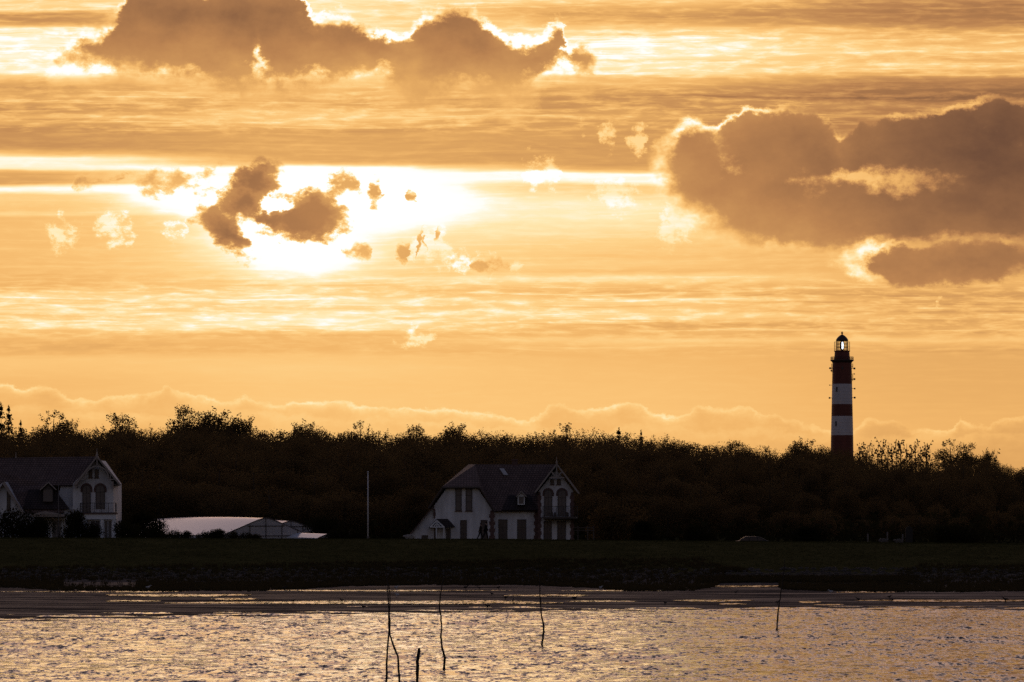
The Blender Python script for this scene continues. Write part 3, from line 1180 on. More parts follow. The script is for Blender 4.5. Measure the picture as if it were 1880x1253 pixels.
def middle_villa():
    YB = 420.0
    root = thing('white_villa', 'white villa with brown half-hipped roof and arched balcony windows in the middle', 'house',
                 (XW(900, YB), YB, ground_z(XW(900, YB), YB)))
    w = MB()
    w.ppx([(797, 1008), (797, 929), (820, 897), (877, 897), (903, 936), (903, 1008)], 420.0, 428.0)
    w.ppx([(744, 1008), (744, 993), (797, 931), (797, 1008)], 420.3, 426.0)
    w.ppx([(903, 1008), (903, 934), (989, 934), (989, 1008)], 420.8, 427.5)
    w.ppx([(989, 1008), (989, 902), (1022, 862), (1052, 902), (1052, 1008)], 419.2, 427.8)
    w.build('wall', M['plaster'], root)
    R1, R2 = W(873, 853, 424.3), W(1024, 853, 424.3)
    r = MB()
    r.slab([W(812, 894, 419.5), W(881, 894, 419.5), R1], 0.16)
    r.slab([W(881, 894, 419.5), W(908, 939, 419.5), W(910, 939, 420.3), R1], 0.16)
    r.slab([W(907, 938, 420.2), W(990, 938, 420.2), R2, R1], 0.16)
    r.slab([W(786, 932, 419.5), W(812, 894, 419.5), R1, W(860, 853, 428), W(790, 932, 428.2)], 0.16)
    r.slab([W(741, 994, 419.8), W(796, 928, 419.8), W(796, 928, 426.2), W(741, 994, 426.2)], 0.14)
    r.slab([W(860, 854, 428), R1, R2, W(1024, 854, 428), W(1020, 935, 431), W(800, 935, 431)], 0.16)
    roof = r.build('roof', M['roof'], root)
    r2 = MB()
    r2.slab([W(1022, 851, 418.4), W(982, 903, 418.4), W(982, 903, 423.5), W(1022, 851, 427)], 0.15)
    r2.slab([W(1022, 851, 418.4), W(1064, 905, 418.4), W(1064, 905, 428), W(1022, 851, 428)], 0.15)
    r2.build('gable_roof', M['roof'], root)
    d = MB()
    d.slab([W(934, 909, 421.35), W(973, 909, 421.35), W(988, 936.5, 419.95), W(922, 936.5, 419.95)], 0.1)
    d.build('dark_roof_slab', M['roof_dark'], root)  # dark tiled slab set slightly proud of the main slope
    c = MB()
    c.ppx([(940, 866), (940, 846), (950, 846), (950, 866)], 424.2, 424.9)
    c.ppx([(939, 846), (939, 843.5), (951, 843.5), (951, 846)], 424.1, 425.0)
    c.build('chimney', M['brick'], roof)
    s = MB()
    s.slab([W(917, 862, 423.78), W(925, 862, 423.78), W(933, 874, 423.15), W(925, 874, 423.15)], 0.06)
    for v in s.v:
        v.y -= 0.12
        v.z += 0.10
    s.build('skylight', M['pale_stone'], roof)
    # dormer
    dm = MB()
    dm.ppx([(950.5, 927), (950.5, 911), (957, 905), (963.5, 911), (963.5, 927)], 419.6, 422.0)
    dorm = dm.build('dormer', M['white_paint'], root)
    dr = MB()
    dr.slab([W(957, 901.5, 419.3), W(947, 912, 419.3), W(947, 912, 421.6), W(957, 901.5, 422.5)], 0.10)
    dr.slab([W(957, 901.5, 419.3), W(967.5, 912, 419.3), W(967.5, 912, 421.6), W(957, 901.5, 422.5)], 0.10)
    dr.build('dormer_roof', M['trim'], dorm)
    dp = MB()
    dp.ppx([(952.5, 925), (952.5, 912), (961.5, 912), (961.5, 925)], 419.56, 419.62)
    dp.build('pane', M['blind'], dorm)
    # verge boards
    b = MB()
    for (x0, y0, x1, y1) in ((786, 933, 812, 895), (881, 895, 908, 939)):
        b.ppx([(x0, y0 - 1.2), (x1, y1 - 1.2), (x1, y1 + 1.6), (x0, y0 + 1.6)], 419.34, 419.44)
    b.ppx([(812.2, 893.6), (880.8, 893.6), (880.8, 896.6), (812.2, 896.6)], 419.35, 419.45)
    b.build('bargeboard', M['dark_wood'], root)
    b = MB()
    b.ppx([(981, 904), (1022, 850.5), (1022, 854.5), (984, 905)], 418.25, 418.36)
    b.ppx([(1022, 850.5), (1065, 906), (1061, 906.5), (1022, 854.5)], 418.26, 418.37)
    b.ppx([(1009, 876), (1036, 876), (1036, 878.4), (1009, 878.4)], 418.30, 418.42)
    b.ppx([(1021, 856), (1023, 856), (1023, 876), (1021, 876)], 418.31, 418.41)
    b.ppx([(1012, 868), (1014, 866), (1021, 875), (1019.5, 876)], 418.31, 418.40)
    b.ppx([(1032, 868), (1030, 866), (1023, 875), (1024.5, 876)], 418.31, 418.40)
    bb = b.build('gable_truss', M['trim'], root)
    fn = MB()
    p = W(1022, 852, 418.35)
    fn.lathe(p, [(0.10, -0.15), (0.07, 0.05), (0.10, 0.15), (0.035, 0.35), (0.02, 0.75)], 8)
    fn.build('finial', M['trim'], bb)
    # corner stones
    quoin(root, 903.5, 938, 1004, 420.0, 5.4, 3.4)
    quoin(root, 985.5, 938, 1004, 420.78, 5.5, 3.6)
    quoin(root, 990.5, 904, 1004, 419.2, 3.6, 2.2)
    quoin(root, 1050.5, 904, 1004, 419.2, 4.0, 2.4)
    quoin(root, 797.5, 934, 952, 420.0, 2.4, 1.5)
    # windows
    for (x0, x1) in ((836, 847.5), (855, 867)):
        window(root, x0, x1, 897.5, 938, 420.0, False, 'dark_wood', 'blind', (0, 2))
    window(root, 845, 857, 955, 1004, 420.0, False, 'dark_wood', 'glass', (1, 1), False)
    window(root, 882.5, 895, 955, 1004, 420.0, False, 'dark_wood', 'glass', (1, 1), False)
    window(root, 915, 931.5, 954, 1004, 420.8, False, 'dark_wood', 'glass', (1, 1), False)
    window(root, 949.5, 966, 954, 1004, 420.8, False, 'dark_wood', 'glass', (1, 1), False)
    window(root, 998, 1013, 957, 1004, 419.2, False, 'dark_wood', 'glass', (1, 1), False, name='door')
    window(root, 1023, 1039, 957, 1004, 419.2, False, 'dark_wood', 'glass', (1, 1), False, name='door')
    for (x0, x1) in ((999, 1014), (1024, 1039.5)):
        window(root, x0, x1, 899, 948, 419.2, True, 'dark_wood', 'blind', (1, 1), False)
        arch_surround(root, x0, x1, 899, 911, 419.2, 'brick')
    window(root, 1010.5, 1017, 880, 889.5, 419.2, False, 'dark_wood', 'glass', (0, 0), True, 0.9)
    window(root, 1022.5, 1029.5, 880, 889.5, 419.2, False, 'dark_wood', 'glass', (0, 0), True, 0.9)
    window(root, 774, 785.5, 983, 991, 420.3, False, 'dark_wood', 'glass', (1, 0), False, 0.9)
    # balcony
    bl = MB()
    bl.ppx([(996, 949), (1061, 949), (1061, 952.5), (996, 952.5)], 417.7, 419.15)
    for px in (1000, 1018, 1036, 1046):
        bl.ppx([(px, 952.6), (px + 2, 952.6), (px + 2, 960)], 418.3, 419.1)
    bal = bl.build('balcony', M['dark_wood'], root)
    railing(bal, 997, 1060, 930, 948, 417.75, 419.1, 20)
    pk = MB()
    for (px, s) in ((1013, 2.6), (1019, 2.1), (1041, 3.0)):
        pk.ppx([(px - s, 948.8), (px - s, 944), (px - s * .6, 941), (px + s * .6, 940.5), (px + s, 944), (px + s, 948.8)], 418.2, 418.6)
    pk.build('balcony_planter', M['dark_wood'], bal)
    # porch
    pr = MB()
    pr.slab([W(802, 953, 418.4), W(787, 968.5, 418.4), W(787, 968.5, 420.25), W(802, 953, 420.25)], 0.08)
    pr.slab([W(802, 953, 418.4), W(818, 968.5, 418.4), W(836, 967.5, 419.95), W(822, 953, 419.95)], 0.08)
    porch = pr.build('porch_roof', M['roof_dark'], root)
    pg = MB()
    pg.ppx([(788, 968), (802, 954.5), (802, 957.5), (792, 968)], 418.28, 418.38)
    pg.ppx([(802, 954.5), (817, 968), (813, 968), (802, 957.5)], 418.27, 418.37)
    pg.ppx([(789, 967), (816, 967), (816, 969), (789, 969)], 418.24, 418.36)
    pg.ppx([(801.3, 958), (802.9, 958), (802.9, 966.8), (801.3, 966.8)], 418.3, 418.36)
    pg.ppx([(796, 966), (801, 961), (802, 962), (798, 966.9)], 418.3, 418.35)
    pg.ppx([(808, 966), (803, 961), (802.2, 962), (806, 966.9)], 418.3, 418.35)
    for px in (801, 815):
        pg.ppx([(px - .9, 969.1), (px + .9, 969.1), (px + .9, 1006), (px - .9, 1006)], 418.3, 418.42)
    pg.build('porch_frame', M['white_paint'], porch)
    window(root, 819, 827.5, 971, 1004, 420.0, False, 'dark_wood', 'glass', (1, 0), False, 1.1)
    window(root, 796.8, 802, 970, 1004, 420.0, False, 'brick', 'glass', (0, 1), False, 1.0, name='door')
    return root


def left_villa():
    YB = 416.0
    root = thing('gabled_villa', 'white villa with carved gable and long tiled roof cut by the left edge', 'house',
                 (XW(90, YB), YB, ground_z(XW(90, YB), YB)))
    w = MB()
    w.ppx([(134, 1008), (134, 888), (178, 845), (208, 888), (208, 1008)], 415.2, 424.0)
    w.ppx([(-60, 1008), (-60, 930), (134, 930), (134, 1008)], 416.4, 423.5)
    w.ppx([(-60, 1006), (-60, 935), (7, 885), (50, 952), (50, 1006)], 415.0, 423.0)
    w.ppx([(100, 929.9), (112, 893), (133.9, 893), (133.9, 929.9)], 417.9, 422.0)
    w.build('wall', M['plaster'], root)
    r = MB()
    r.slab([W(-80, 842, 420.5), W(178, 838.5, 420.5), W(136, 891, 417.4), W(86, 891, 417.4), W(118, 941, 415.9), W(-80, 941, 415.9)], 0.16)
    r.slab([W(-80, 842, 420.5), W(178, 838.5, 420.5), W(178, 930, 426), W(-80, 930, 426)], 0.16)
    r.slab([W(8, 884, 414.6), W(52, 955, 414.6), W(52, 955, 418), W(8, 884, 419.5)], 0.14)
    r.slab([W(8, 884, 414.6), W(-40, 955, 414.6), W(-40, 955, 418), W(8, 884, 419.5)], 0.14)
    roof = r.build('roof', M['roof'], root)
    r2 = MB()
    r2.slab([W(178, 837, 414.2), W(135, 890, 414.2), W(135, 890, 418.5), W(178, 837, 424)], 0.15)
    r2.slab([W(178, 837, 414.2), W(222, 890, 414.2), W(222, 890, 424.3), W(178, 837, 424.3)], 0.15)
    r2.build('gable_roof', M['roof'], root)
    d = MB()
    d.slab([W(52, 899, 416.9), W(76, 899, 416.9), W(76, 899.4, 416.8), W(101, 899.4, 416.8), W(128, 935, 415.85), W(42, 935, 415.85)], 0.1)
    d.build('dark_roof_slab', M['roof_dark'], root)  # darker tiled slab over the long roof slope
    dm = MB()
    dm.ppx([(79, 922), (79, 899), (88.5, 888.5), (97, 899), (97, 922)], 415.75, 418.5)
    dorm = dm.build('dormer', M['dark_wood'], root)
    dr = MB()
    dr.slab([W(89, 884.5, 415.4), W(73, 899, 415.4), W(73, 899, 417.6), W(89, 884.5, 419)], 0.12)
    dr.slab([W(89, 884.5, 415.4), W(104, 899, 415.4), W(104, 899, 417.6), W(89, 884.5, 419)], 0.12)
    dr.build('dormer_roof', M['trim'], dorm)
    dp = MB()
    dp.ppx([(79.5, 921), (79.5, 899.5), (96.5, 899.5), (96.5, 921)], 415.70, 415.76)
    dp.build('pane', M['blind'], dorm)
    # carved gable
    b = MB()
    b.ppx([(135, 891), (178, 836.5), (178, 841), (139, 892)], 414.05, 414.16)
    b.ppx([(178, 836.5), (223, 891), (219, 892), (178, 841)], 414.06, 414.17)
    b.ppx([(177, 842), (179, 842), (179, 856), (177, 856)], 414.1, 414.2)
    prev = None
    for k in range(13):
        t = math.pi * k / 12
        p = (178 - 23 * math.cos(t), 880 - 25 * math.sin(t))
        if prev:
            q0 = (178 + (prev[0] - 178) * .9, 880 + (prev[1] - 880) * .9)
            q1 = (178 + (p[0] - 178) * .9, 880 + (p[1] - 880) * .9)
            b.ppx([prev, p, q1, q0], 414.1, 414.18)
        prev = p
    b.ppx([(198, 879.5), (210, 879.5), (210, 881.5), (198, 881.5)], 414.1, 414.2)
    b.ppx([(146, 879.5), (157, 879.5), (157, 881.5), (146, 881.5)], 414.1, 414.2)
    b.ppx([(202, 871), (203.5, 871), (203.5, 879), (202, 879)], 414.1, 414.2)
    b.ppx([(152.5, 871), (154, 871), (154, 879), (152.5, 879)], 414.1, 414.2)
    b.ppx([(205, 884), (208.5, 884), (208.5, 896), (205, 896)], 414.2, 415.15)
    b.ppx([(138, 884), (141.5, 884), (141.5, 896), (138, 896)], 414.2, 415.15)
    bb = b.build('gable_truss', M['trim'], root)
    fn = MB()
    fn.lathe(W(178, 838, 414.15), [(0.16, -0.2), (0.13, 0.1), (0.09, 0.22), (0.03, 0.6), (0.015, 0.85)], 8)
    fn.lathe(W(29, 841, 420.5), [(0.09, -0.1), (0.05, 0.15), (0.02, 0.6)], 8)
    fn.build('finial', M['trim'], bb)
    v = MB()
    v.ppx([(4, 888), (8, 884), (53, 955), (50, 957)], 414.45, 414.56)
    v.build('bargeboard', M['trim'], root)
    # openings
    for (x0, x1, yb) in ((151, 166.5, 941), (175.5, 192.5, 935)):
        window(root, x0, x1, 890.5, yb, 415.2, True, 'dark_wood', 'blind', (1, 1), False)
        arch_surround(root, x0, x1, 890.5, 904, 415.2, 'brick', 3.2)
    for (x0, x1) in ((163, 169.5), (174, 181)):
        window(root, x0, x1, 861, 877, 415.2, True, 'dark_wood', 'glass', (0, 0), True, 1.0)
    window(root, 12.5, 19, 902, 935.5, 415.0, False, 'dark_wood', 'glass', (0, 1), True, 1.0)
    # balcony over the veranda
    fl = MB()
    fl.ppx([(148, 942), (214, 942), (214, 944), (148, 944)], 413.4, 415.1)
    flo = fl.build('balcony', M['brick'], root)
    railing(flo, 147, 212, 924, 941.5, 413.5, 415.05, 20)
    ve = MB()
    ve.ppx([(155, 944.2), (213, 944.2), (213, 954), (155, 954)], 413.55, 415.1)
    for (x0, x1) in ((155, 160), (184.5, 190), (206, 213)):
        ve.ppx([(x0, 954.05), (x1, 954.05), (x1, 1006), (x0, 1006)], 413.6, 413.95)
    ver = ve.build('veranda', M['white_paint'], root)
    window(ver, 191, 205.5, 956, 1004, 413.95, False, 'white_paint', 'blind', (1, 0), False, 0.9)
    window(ver, 166, 184, 956, 1004, 413.95, False, 'white_paint', 'glass', (1, 0), False, 0.9)
    # entrance roof under the dormer
    e = MB()
    e.slab([W(58, 944, 414.2), W(84, 938.5, 414.2), W(112, 944, 414.2), W(112, 944, 416.3), W(84, 938.5, 416.3), W(58, 944, 416.3)], 0.07)
    e.ppx([(56, 944.5), (118, 944.5), (118, 949), (56, 949)], 414.3, 416.3)
    e.build('entrance_roof', M['trim'], root)
    window(root, 72, 84, 955, 1004, 416.4, False, 'trim', 'blind', (1, 1), False, name='door')
    window(root, 96, 112, 955, 990, 416.4, False, 'trim', 'blind', (1, 1), False)
    return root


middle_villa()
left_villa()


# ------------------------------------------------------------------ greenhouses
def greenhouse(label, ra, rb, drop, Ya, Yb, halfw, gable_px, sag=0.0):
    """ra/rb: ridge ends (px, py); the long pale roof faces the water"""
    A, B = W(ra[0], ra[1], Ya), W(rb[0], rb[1], Yb)
    ax = (B - A)
    ax.z = 0
    ax.normalize()
    side = Vector((ax.y, -ax.x, 0))      # towards the camera side
    if side.y > 0:
        side = -side
    root = thing('greenhouse', label, 'greenhouse', (B.x, B.y, B.z - drop - 1.2))
    NP, NL = 14, 18
    film = MB()
    prof = []
    for k in range(-NP, NP + 1):
        t = k / NP
        prof.append((t * halfw, -drop * (0.72 * abs(t) + 0.28 * t * t) if abs(t) > 0.12 else -drop * (0.045 + 0.30 * t * t * 3.0) ))
    # rounded ridge that runs into straight slopes
    prof = []
    for k in range(-NP, NP + 1):
        t = k / NP
        a = math.sqrt(t * t + 0.012) - math.sqrt(0.012)
        prof.append((t * halfw, -drop * a / (math.sqrt(1.012) - math.sqrt(0.012))))
    i0 = len(film.v)
    for j in range(NL + 1):
        u = j / NL
        c = A.lerp(B, u) + Vector((0, 0, sag * 4 * u * (1 - u)))
        for (s, z) in prof:
            film.v.append(c + side * s + Vector((0, 0, z)))
    n = len(prof)
    for j in range(NL):
        for k in range(n - 1):
            film.f.append([i0 + j * n + k, i0 + j * n + k + 1, i0 + (j + 1) * n + k + 1, i0 + (j + 1) * n + k])
    film.build('film_roof', M['film'], root, True)
    wl_ = MB()
    for sgn in (1, -1):
        p, q = A + side * halfw * sgn + Vector((0, 0, -drop)), B + side * halfw * sgn + Vector((0, 0, -drop))
        wl_.prism([p, q, q + Vector((0, 0, -1.2)), p + Vector((0, 0, -1.2))], side * 0.04 * sgn)
    wl_.build('side_wall', M['film'], root)
    for (E, dirn) in ((B, ax), (A, -ax)):
        pn = MB()
        tri = [E + side * s + Vector((0, 0, z)) for (s, z) in prof] + [E - side * -halfw * 1.0 + Vector((0, 0, -drop - 1.2)), E - side * halfw + Vector((0, 0, -drop - 1.2))]
        pn.poly(tri)
        g = pn.build('gable_glazing', M['gpane'], root)
        fr = MB()
        off = dirn * 0.04
        pts = [E + side * s + Vector((0, 0, z)) + off for (s, z) in prof]
        for k in range(len(pts) - 1):
            fr.bar(pts[k], pts[k + 1], 0.05, 4)
        for frac in (-0.72, -0.36, 0.0, 0.36, 0.72):
            z = -drop * abs(frac)
            fr.bar(E + side * halfw * frac + Vector((0, 0, z)) + off, E + side * halfw * frac + Vector((0, 0, -drop - 1.2)) + off, 0.045, 4)
        for zf, ww in ((-drop * 0.45, 0.42), (-drop, 1.0)):
            fr.bar(E + side * halfw * ww + Vector((0, 0, zf)) + off, E - side * halfw * ww + Vector((0, 0, zf)) + off, 0.045, 4)
        fr.build('gable_frame', M['dark_wood'], g)
    return root


def build_greenhouses():
    # ridge recedes to the left; its right gable looks towards the shore
    greenhouse('long pale film greenhouse with dark framed right gable beside the left villa', (292, 952.5), (488, 951.5), 1.95, 447, 431, 6.0, None, 0.16)
    greenhouse('smaller pale greenhouse peeping out behind the right gable of the long one', (470, 954.5), (534, 957), 1.4, 452, 444, 4.2, None, 0.05)

    greenhouse('low pale cold frame at the right end of the greenhouses', (546, 978.5), (604, 980.5), 0.45, 434, 430, 1.6, None, 0.0)


build_greenhouses()


# ------------------------------------------------------------------ lighthouse
def lighthouse():
    Y = 1078.0
    k = Y / F
    cx = XW(1546, Y)
    zg = ground_z(cx, Y)
    root = thing('lighthouse', 'tall red and white banded lighthouse with lit lantern rising over the trees', 'lighthouse', (cx, Y, zg))

    def zp(py):
        return H + (HOR - py) * k

    def c(z=0):
        return Vector((cx, Y, z))

    RT = [(1000, 24.5 * k), (830, 20.8 * k), (800, 20.4 * k), (764, 19.6 * k), (742, 19.1 * k), (705, 18.4 * k), (660, 17.4 * k)]

    def r_at(py):
        return float(np.interp(-py, [-a for a, b in RT], [b for a, b in RT]))

    base_py = HOR - (zg - 1.0 - H) / k
    bands = [(base_py, 799.5, 'red', 'red_band'), (799.5, 764.5, 'white_tower', 'white_band'), (764.5, 742.5, 'red', 'red_band'),
             (742.5, 705.5, 'white_tower', 'white_band'), (705.5, 661, 'red', 'red_band')]
    parts = []
    for (a, b, m_, nm) in bands:
        mb = MB()
        prof = []
        for j in range(7):
            py = a + (b - a) * j / 6
            prof.append((r_at(py), zp(py)))
        mb.lathe(c(), prof, 40)
        parts.append(mb.build(nm, M[m_], root, False))
    # plate joints as thin rings
    for i, (a, b, m_, nm) in enumerate(bands):
        mb = MB()
        py = a - 5
        while py > b + 2:
            r = r_at(py)
            mb.lathe(c(), [(r + 0.03, zp(py) - 0.05), (r + 0.03, zp(py) + 0.05)], 40)
            py -= 6.2
        if mb.v:
            mb.build('plate_joint', M[m_], parts[i])
    # windows
    for (px, y0, y1, pi) in ((1535, 711.5, 720, 3), (1533.5, 774, 783, 1), (1545, 674, 679, 4)):
        yc = (y0 + y1) / 2
        r = r_at(yc)
        x = (px - 1546) * k
        yf = Y - math.sqrt(max(r * r - x * x, 0.01))
        mb = MB()
        mb.box((cx + x, yf, zp(yc)), (0.42, 0.35, (y1 - y0) * k))
        wn = mb.build('window', M['dark_wood'], parts[pi])
        mb = MB()
        mb.box((cx + x, yf - 0.18, zp(yc)), (0.26, 0.05, (y1 - y0) * k - 0.2))
        mb.build('pane', M['glass'], wn) if False else None
    # gallery
    mb = MB()
    mb.lathe(c(), [(17.4 * k, zp(667)), (19.0 * k, zp(664.5)), (21.5 * k, zp(662.8)), (21.5 * k, zp(661)), (14 * k, zp(660.9))], 40)
    gal = mb.build('gallery', M['copper'], root)
    mb = MB()
    n = 28
    for zz in (661, 658.5, 655.8):
        ring = [c(zp(zz)) + Vector((math.cos(2 * math.pi * j / n) * 20.8 * k, math.sin(2 * math.pi * j / n) * 20.8 * k, 0)) for j in range(n)]
        for j in range(n):
            mb.bar(ring[j], ring[(j + 1) % n], 0.045, 4)
    for j in range(n):
        p = c(zp(661)) + Vector((math.cos(2 * math.pi * j / n) * 20.8 * k, math.sin(2 * math.pi * j / n) * 20.8 * k, 0))
        mb.bar(p, p + Vector((0, 0, zp(655.6) - zp(661))), 0.04, 4)
    mb.build('gallery_railing', M['copper'], gal)
    # watch room below the lantern
    mb = MB()
    mb.lathe(c(), [(14.6 * k, zp(661)), (13.8 * k, zp(650)), (13.6 * k, zp(646.5)), (14.8 * k, zp(645.4)), (14.8 * k, zp(644.4)), (9 * k, zp(644.3))], 40)
    wr = mb.build('watch_room', M['red'], root)
    # lantern
    mb = MB()
    n = 12
    for j in range(n):
        t = 2 * math.pi * (j + 0.5) / n
        p = c(zp(644.4)) + Vector((math.cos(t) * 10.6 * k, math.sin(t) * 10.6 * k, 0))
        mb.bar(p, p + Vector((0, 0, zp(625.5) - zp(644.4))), 0.07, 5)
    for zz in (644.0, 638.0, 632.0, 626.2):
        ring = [c(zp(zz)) + Vector((math.cos(2 * math.pi * (j + .5) / n) * 10.6 * k, math.sin(2 * math.pi * (j + .5) / n) * 10.6 * k, 0)) for j in range(n)]
        for j in range(n):
            mb.bar(ring[j], ring[(j + 1) % n], 0.06, 4)
    lan = mb.build('lantern_frame', M['copper'], root)
    mb = MB()
    n = 16
    for zz in (641.5, 636, 628):
        ring = [c(zp(zz)) + Vector((math.cos(2 * math.pi * j / n) * 14.2 * k, math.sin(2 * math.pi * j / n) * 14.2 * k, 0)) for j in range(n)]
        for j in range(n):
            mb.bar(ring[j], ring[(j + 1) % n], 0.02, 4)
    for j in range(n):
        p = c(zp(644.4)) + Vector((math.cos(2 * math.pi * j / n) * 14.2 * k, math.sin(2 * math.pi * j / n) * 14.2 * k, 0))
        mb.bar(p, p + Vector((0, 0, zp(627.8) - zp(644.4))), 0.03, 4)
    mb.build('lantern_railing', M['copper'], lan)
    mb = MB()
    prof = [(11.2 * k, zp(626.0)), (11.4 * k, zp(624.6)), (10.2 * k, zp(622.5)), (8.2 * k, zp(619.8)), (5.5 * k, zp(617.2)), (2.6 * k, zp(615.4)),
            (1.2 * k, zp(614.6)), (1.0 * k, zp(613.6)), (1.9 * k, zp(612.4)), (1.9 * k, zp(611.2)), (1.0 * k, zp(610.2)), (0.3 * k, zp(608.6))]
    mb.lathe(c(), prof, 32)
    mb.build('dome', M['copper'], root, True)
    mb = MB()
    mb.lathe(c(), [(1.0 * k, zp(643.9)), (3.0 * k, zp(641.5)), (3.9 * k, zp(638)), (4.1 * k, zp(635)), (3.9 * k, zp(632)), (3.0 * k, zp(628.5)), (1.0 * k, zp(626.4))], 20)
    lens = mb.build('lens_housing', M['iron'], root, True)
    mb = MB()
    mb.lathe(Vector((cx + 0.4 * k, Y - 2.2 * k, 0)), [(0.6 * k, zp(642)), (2.0 * k, zp(639.5)), (2.3 * k, zp(635)), (2.0 * k, zp(630.5)), (0.6 * k, zp(628))], 16)
    mb.build('lamp', M['lens'], lens, True)
    # aerials bolted on the shaft
    an = [(1524, 676.5, 1), (1526, 681, .7), (1568.5, 677, 1), (1568.3, 687, .6), (1568.5, 696.5, 1), (1523, 707.5, .5), (1569, 714, .8), (1523, 731, .9), (1569, 730.5, 1)]
    for (px, py, s) in an:
        mb = MB()
        p = Vector((cx + (px - 1546) * k, Y - 0.2, zp(py)))
        sgn = 1 if px > 1546 else -1
        q = Vector((cx + sgn * (r_at(py) - 0.1), Y - 0.2, zp(py)))
        mb.bar(q, p, 0.06, 5)
        mb.lathe(p, [(0.05, -0.28 * s), (0.26 * s, -0.2 * s), (0.30 * s, 0.0), (0.26 * s, 0.2 * s), (0.05, 0.28 * s)], 10)
        mb.build('aerial', M['copper'], root)
    for (px, y0, y1) in ((1527, 668, 684), (1565.5, 688, 700), (1565.5, 668, 676)):
        mb = MB()
        p = Vector((cx + (px - 1546) * k, Y - 0.3, zp(y1)))
        mb.bar(p, p + Vector((0, 0, zp(y0) - zp(y1))), 0.09, 5)
        mb.bar(p + Vector((0, 0, .4)), Vector((cx + (px - 1546) * k * .9, Y, p.z + .4)), 0.05, 4)
        mb.build('aerial', M['copper'], root)
    return root


lighthouse()


# ------------------------------------------------------------------ stakes in the water
def stake(label, pts, Y, r0, r1, dY=0.0):
    path = [W(px, py, Y + dY * i / max(len(pts) - 1, 1)) for i, (px, py) in enumerate(pts)]
    path.insert(0, path[0] + Vector((0, 0, -0.7 - path[0].z if path[0].z > 0 else -0.7)))
    # refine with a little knobbliness
    P, R = [], []
    for i in range(len(path) - 1):
        for j in range(4):
            t = j / 4
            p = path[i].lerp(path[i + 1], t)
            p += Vector((random.gauss(0, 0.008), random.gauss(0, 0.008), 0))
            P.append(p)
    P.append(path[-1])
    for i in range(len(P)):
        t = i / (len(P) - 1)
        R.append((r0 * 1.35 + (r1 * 1.5 - r0 * 1.35) * t ** 0.8) * random.uniform(0.86, 1.14))
    mb = MB()
    mb.tube(P, R, 7)
    o = mb.build('wooden_stake', M['stick'], None, True)
    return tag(o, label, 'stake', 'branches stuck in the seabed')


stake('straight left branch of the crossing pair of tall stakes', [(706, 1290), (709, 1253), (711, 1205), (713.5, 1165), (714, 1130), (712, 1095), (710.5, 1056)], 144, 0.043, 0.010)
stake('right branch of the crossing pair of stakes, kinked outward at its foot', [(736, 1292), (733.5, 1253), (730, 1205), (722, 1184), (716, 1166), (715.5, 1130), (716.5, 1095), (713, 1072)], 143.6, 0.045, 0.010)
stake('short thick broken stake between the crossing pair and the winding one', [(765, 1290), (766, 1253), (767, 1215), (769.5, 1190)], 143, 0.050, 0.036)
stake('thin winding stake right of the short broken one', [(815, 1228), (817, 1208), (811.5, 1190), (809.5, 1170), (811.5, 1147), (807, 1118), (809, 1092), (813, 1066), (817, 1050), (822, 1040)], 174.5, 0.050, 0.010)
stake('thin stake with elbow bend in front of the right gable of the middle villa', [(995, 1185), (998.5, 1160), (998, 1148), (994, 1130), (992, 1100), (991, 1072), (990, 1052), (986, 1036)], 204, 0.056, 0.010)
stake('lone thin stake on the right, under the lighthouse side', [(1426, 1158.5), (1428, 1130), (1432, 1100), (1434, 1085), (1438, 1060), (1441, 1025)], 228, 0.050, 0.010)


# ------------------------------------------------------------------ small things on the dike
def crest(px, Y=387.0):
    x = XW(px, Y)
    return Vector((x, Y, ground_z(x, Y)))


def pole_thing(label, px, top, Y, r0, r1, name='flagpole', mat='pole'):
    x = XW(px, Y)
    z0 = ground_z(x, Y)
    zt = H + (HOR - top) * Y / F
    root = thing(name, label, 'flagpole', (x, Y, z0))
    mb = MB()
    mb.tube([Vector((x, Y, z0 - 0.3)), Vector((x, Y, (z0 + zt) / 2)), Vector((x, Y, zt))], [r0, (r0 + r1) / 2, r1], 10)
    pole = mb.build('pole', M[mat], root, True)
    mb = MB()
    mb.lathe((x, Y, zt), [(r1, -0.03), (r1 * 2.0, 0.03), (r1 * 2.0, 0.08), (r1 * .6, 0.13)], 10)
    mb.build('finial', M[mat], root, True)
    mb = MB()
    mb.lathe((x, Y, z0), [(r0 * 2.6, -0.1), (r0 * 2.6, 0.12), (r0 * 1.7, 0.2), (r0 * 1.5, 0.5)], 12)
    mb.build('pole_base', M['post'], root)
    return root


pole_thing('tall white flagpole without a flag on the dike left of the middle villa', 675.5, 868, 392, 0.075, 0.045)
pole_thing('thin grey pole in front of the entrance of the left villa', 107.5, 889, 410, 0.05, 0.035, 'flagpole', 'post')


def skinned(name, verts, edges, radii, mat, parent, sub=2, rootv=0):
    """continuous body grown from a skeleton of joints"""
    me = bpy.data.meshes.new(name + '_skeleton')
    me.from_pydata(verts, edges, [])
    o = bpy.data.objects.new(name + '_skeleton', me)
    COL.objects.link(o)
    mod = o.modifiers.new('skin', 'SKIN')
    mod.use_smooth_shade = True
    for i, sv in enumerate(me.skin_vertices[0].data):
        r = radii[i]
        sv.radius = r if isinstance(r, tuple) else (r, r)
        sv.use_root = (i == rootv)
    s = o.modifiers.new('sub', 'SUBSURF')
    s.levels = s.render_levels = sub
    dg = bpy.context.evaluated_depsgraph_get()
    dg.update()
    ev = o.evaluated_get(dg)
    nm = bpy.data.meshes.new_from_object(ev)
    nm.name = name
    bpy.data.objects.remove(o)
    nm.materials.clear()
    nm.materials.append(mat)
    ob = bpy.data.objects.new(name, nm)
    COL.objects.link(ob)
    if parent:
        ob.parent = parent
    return ob


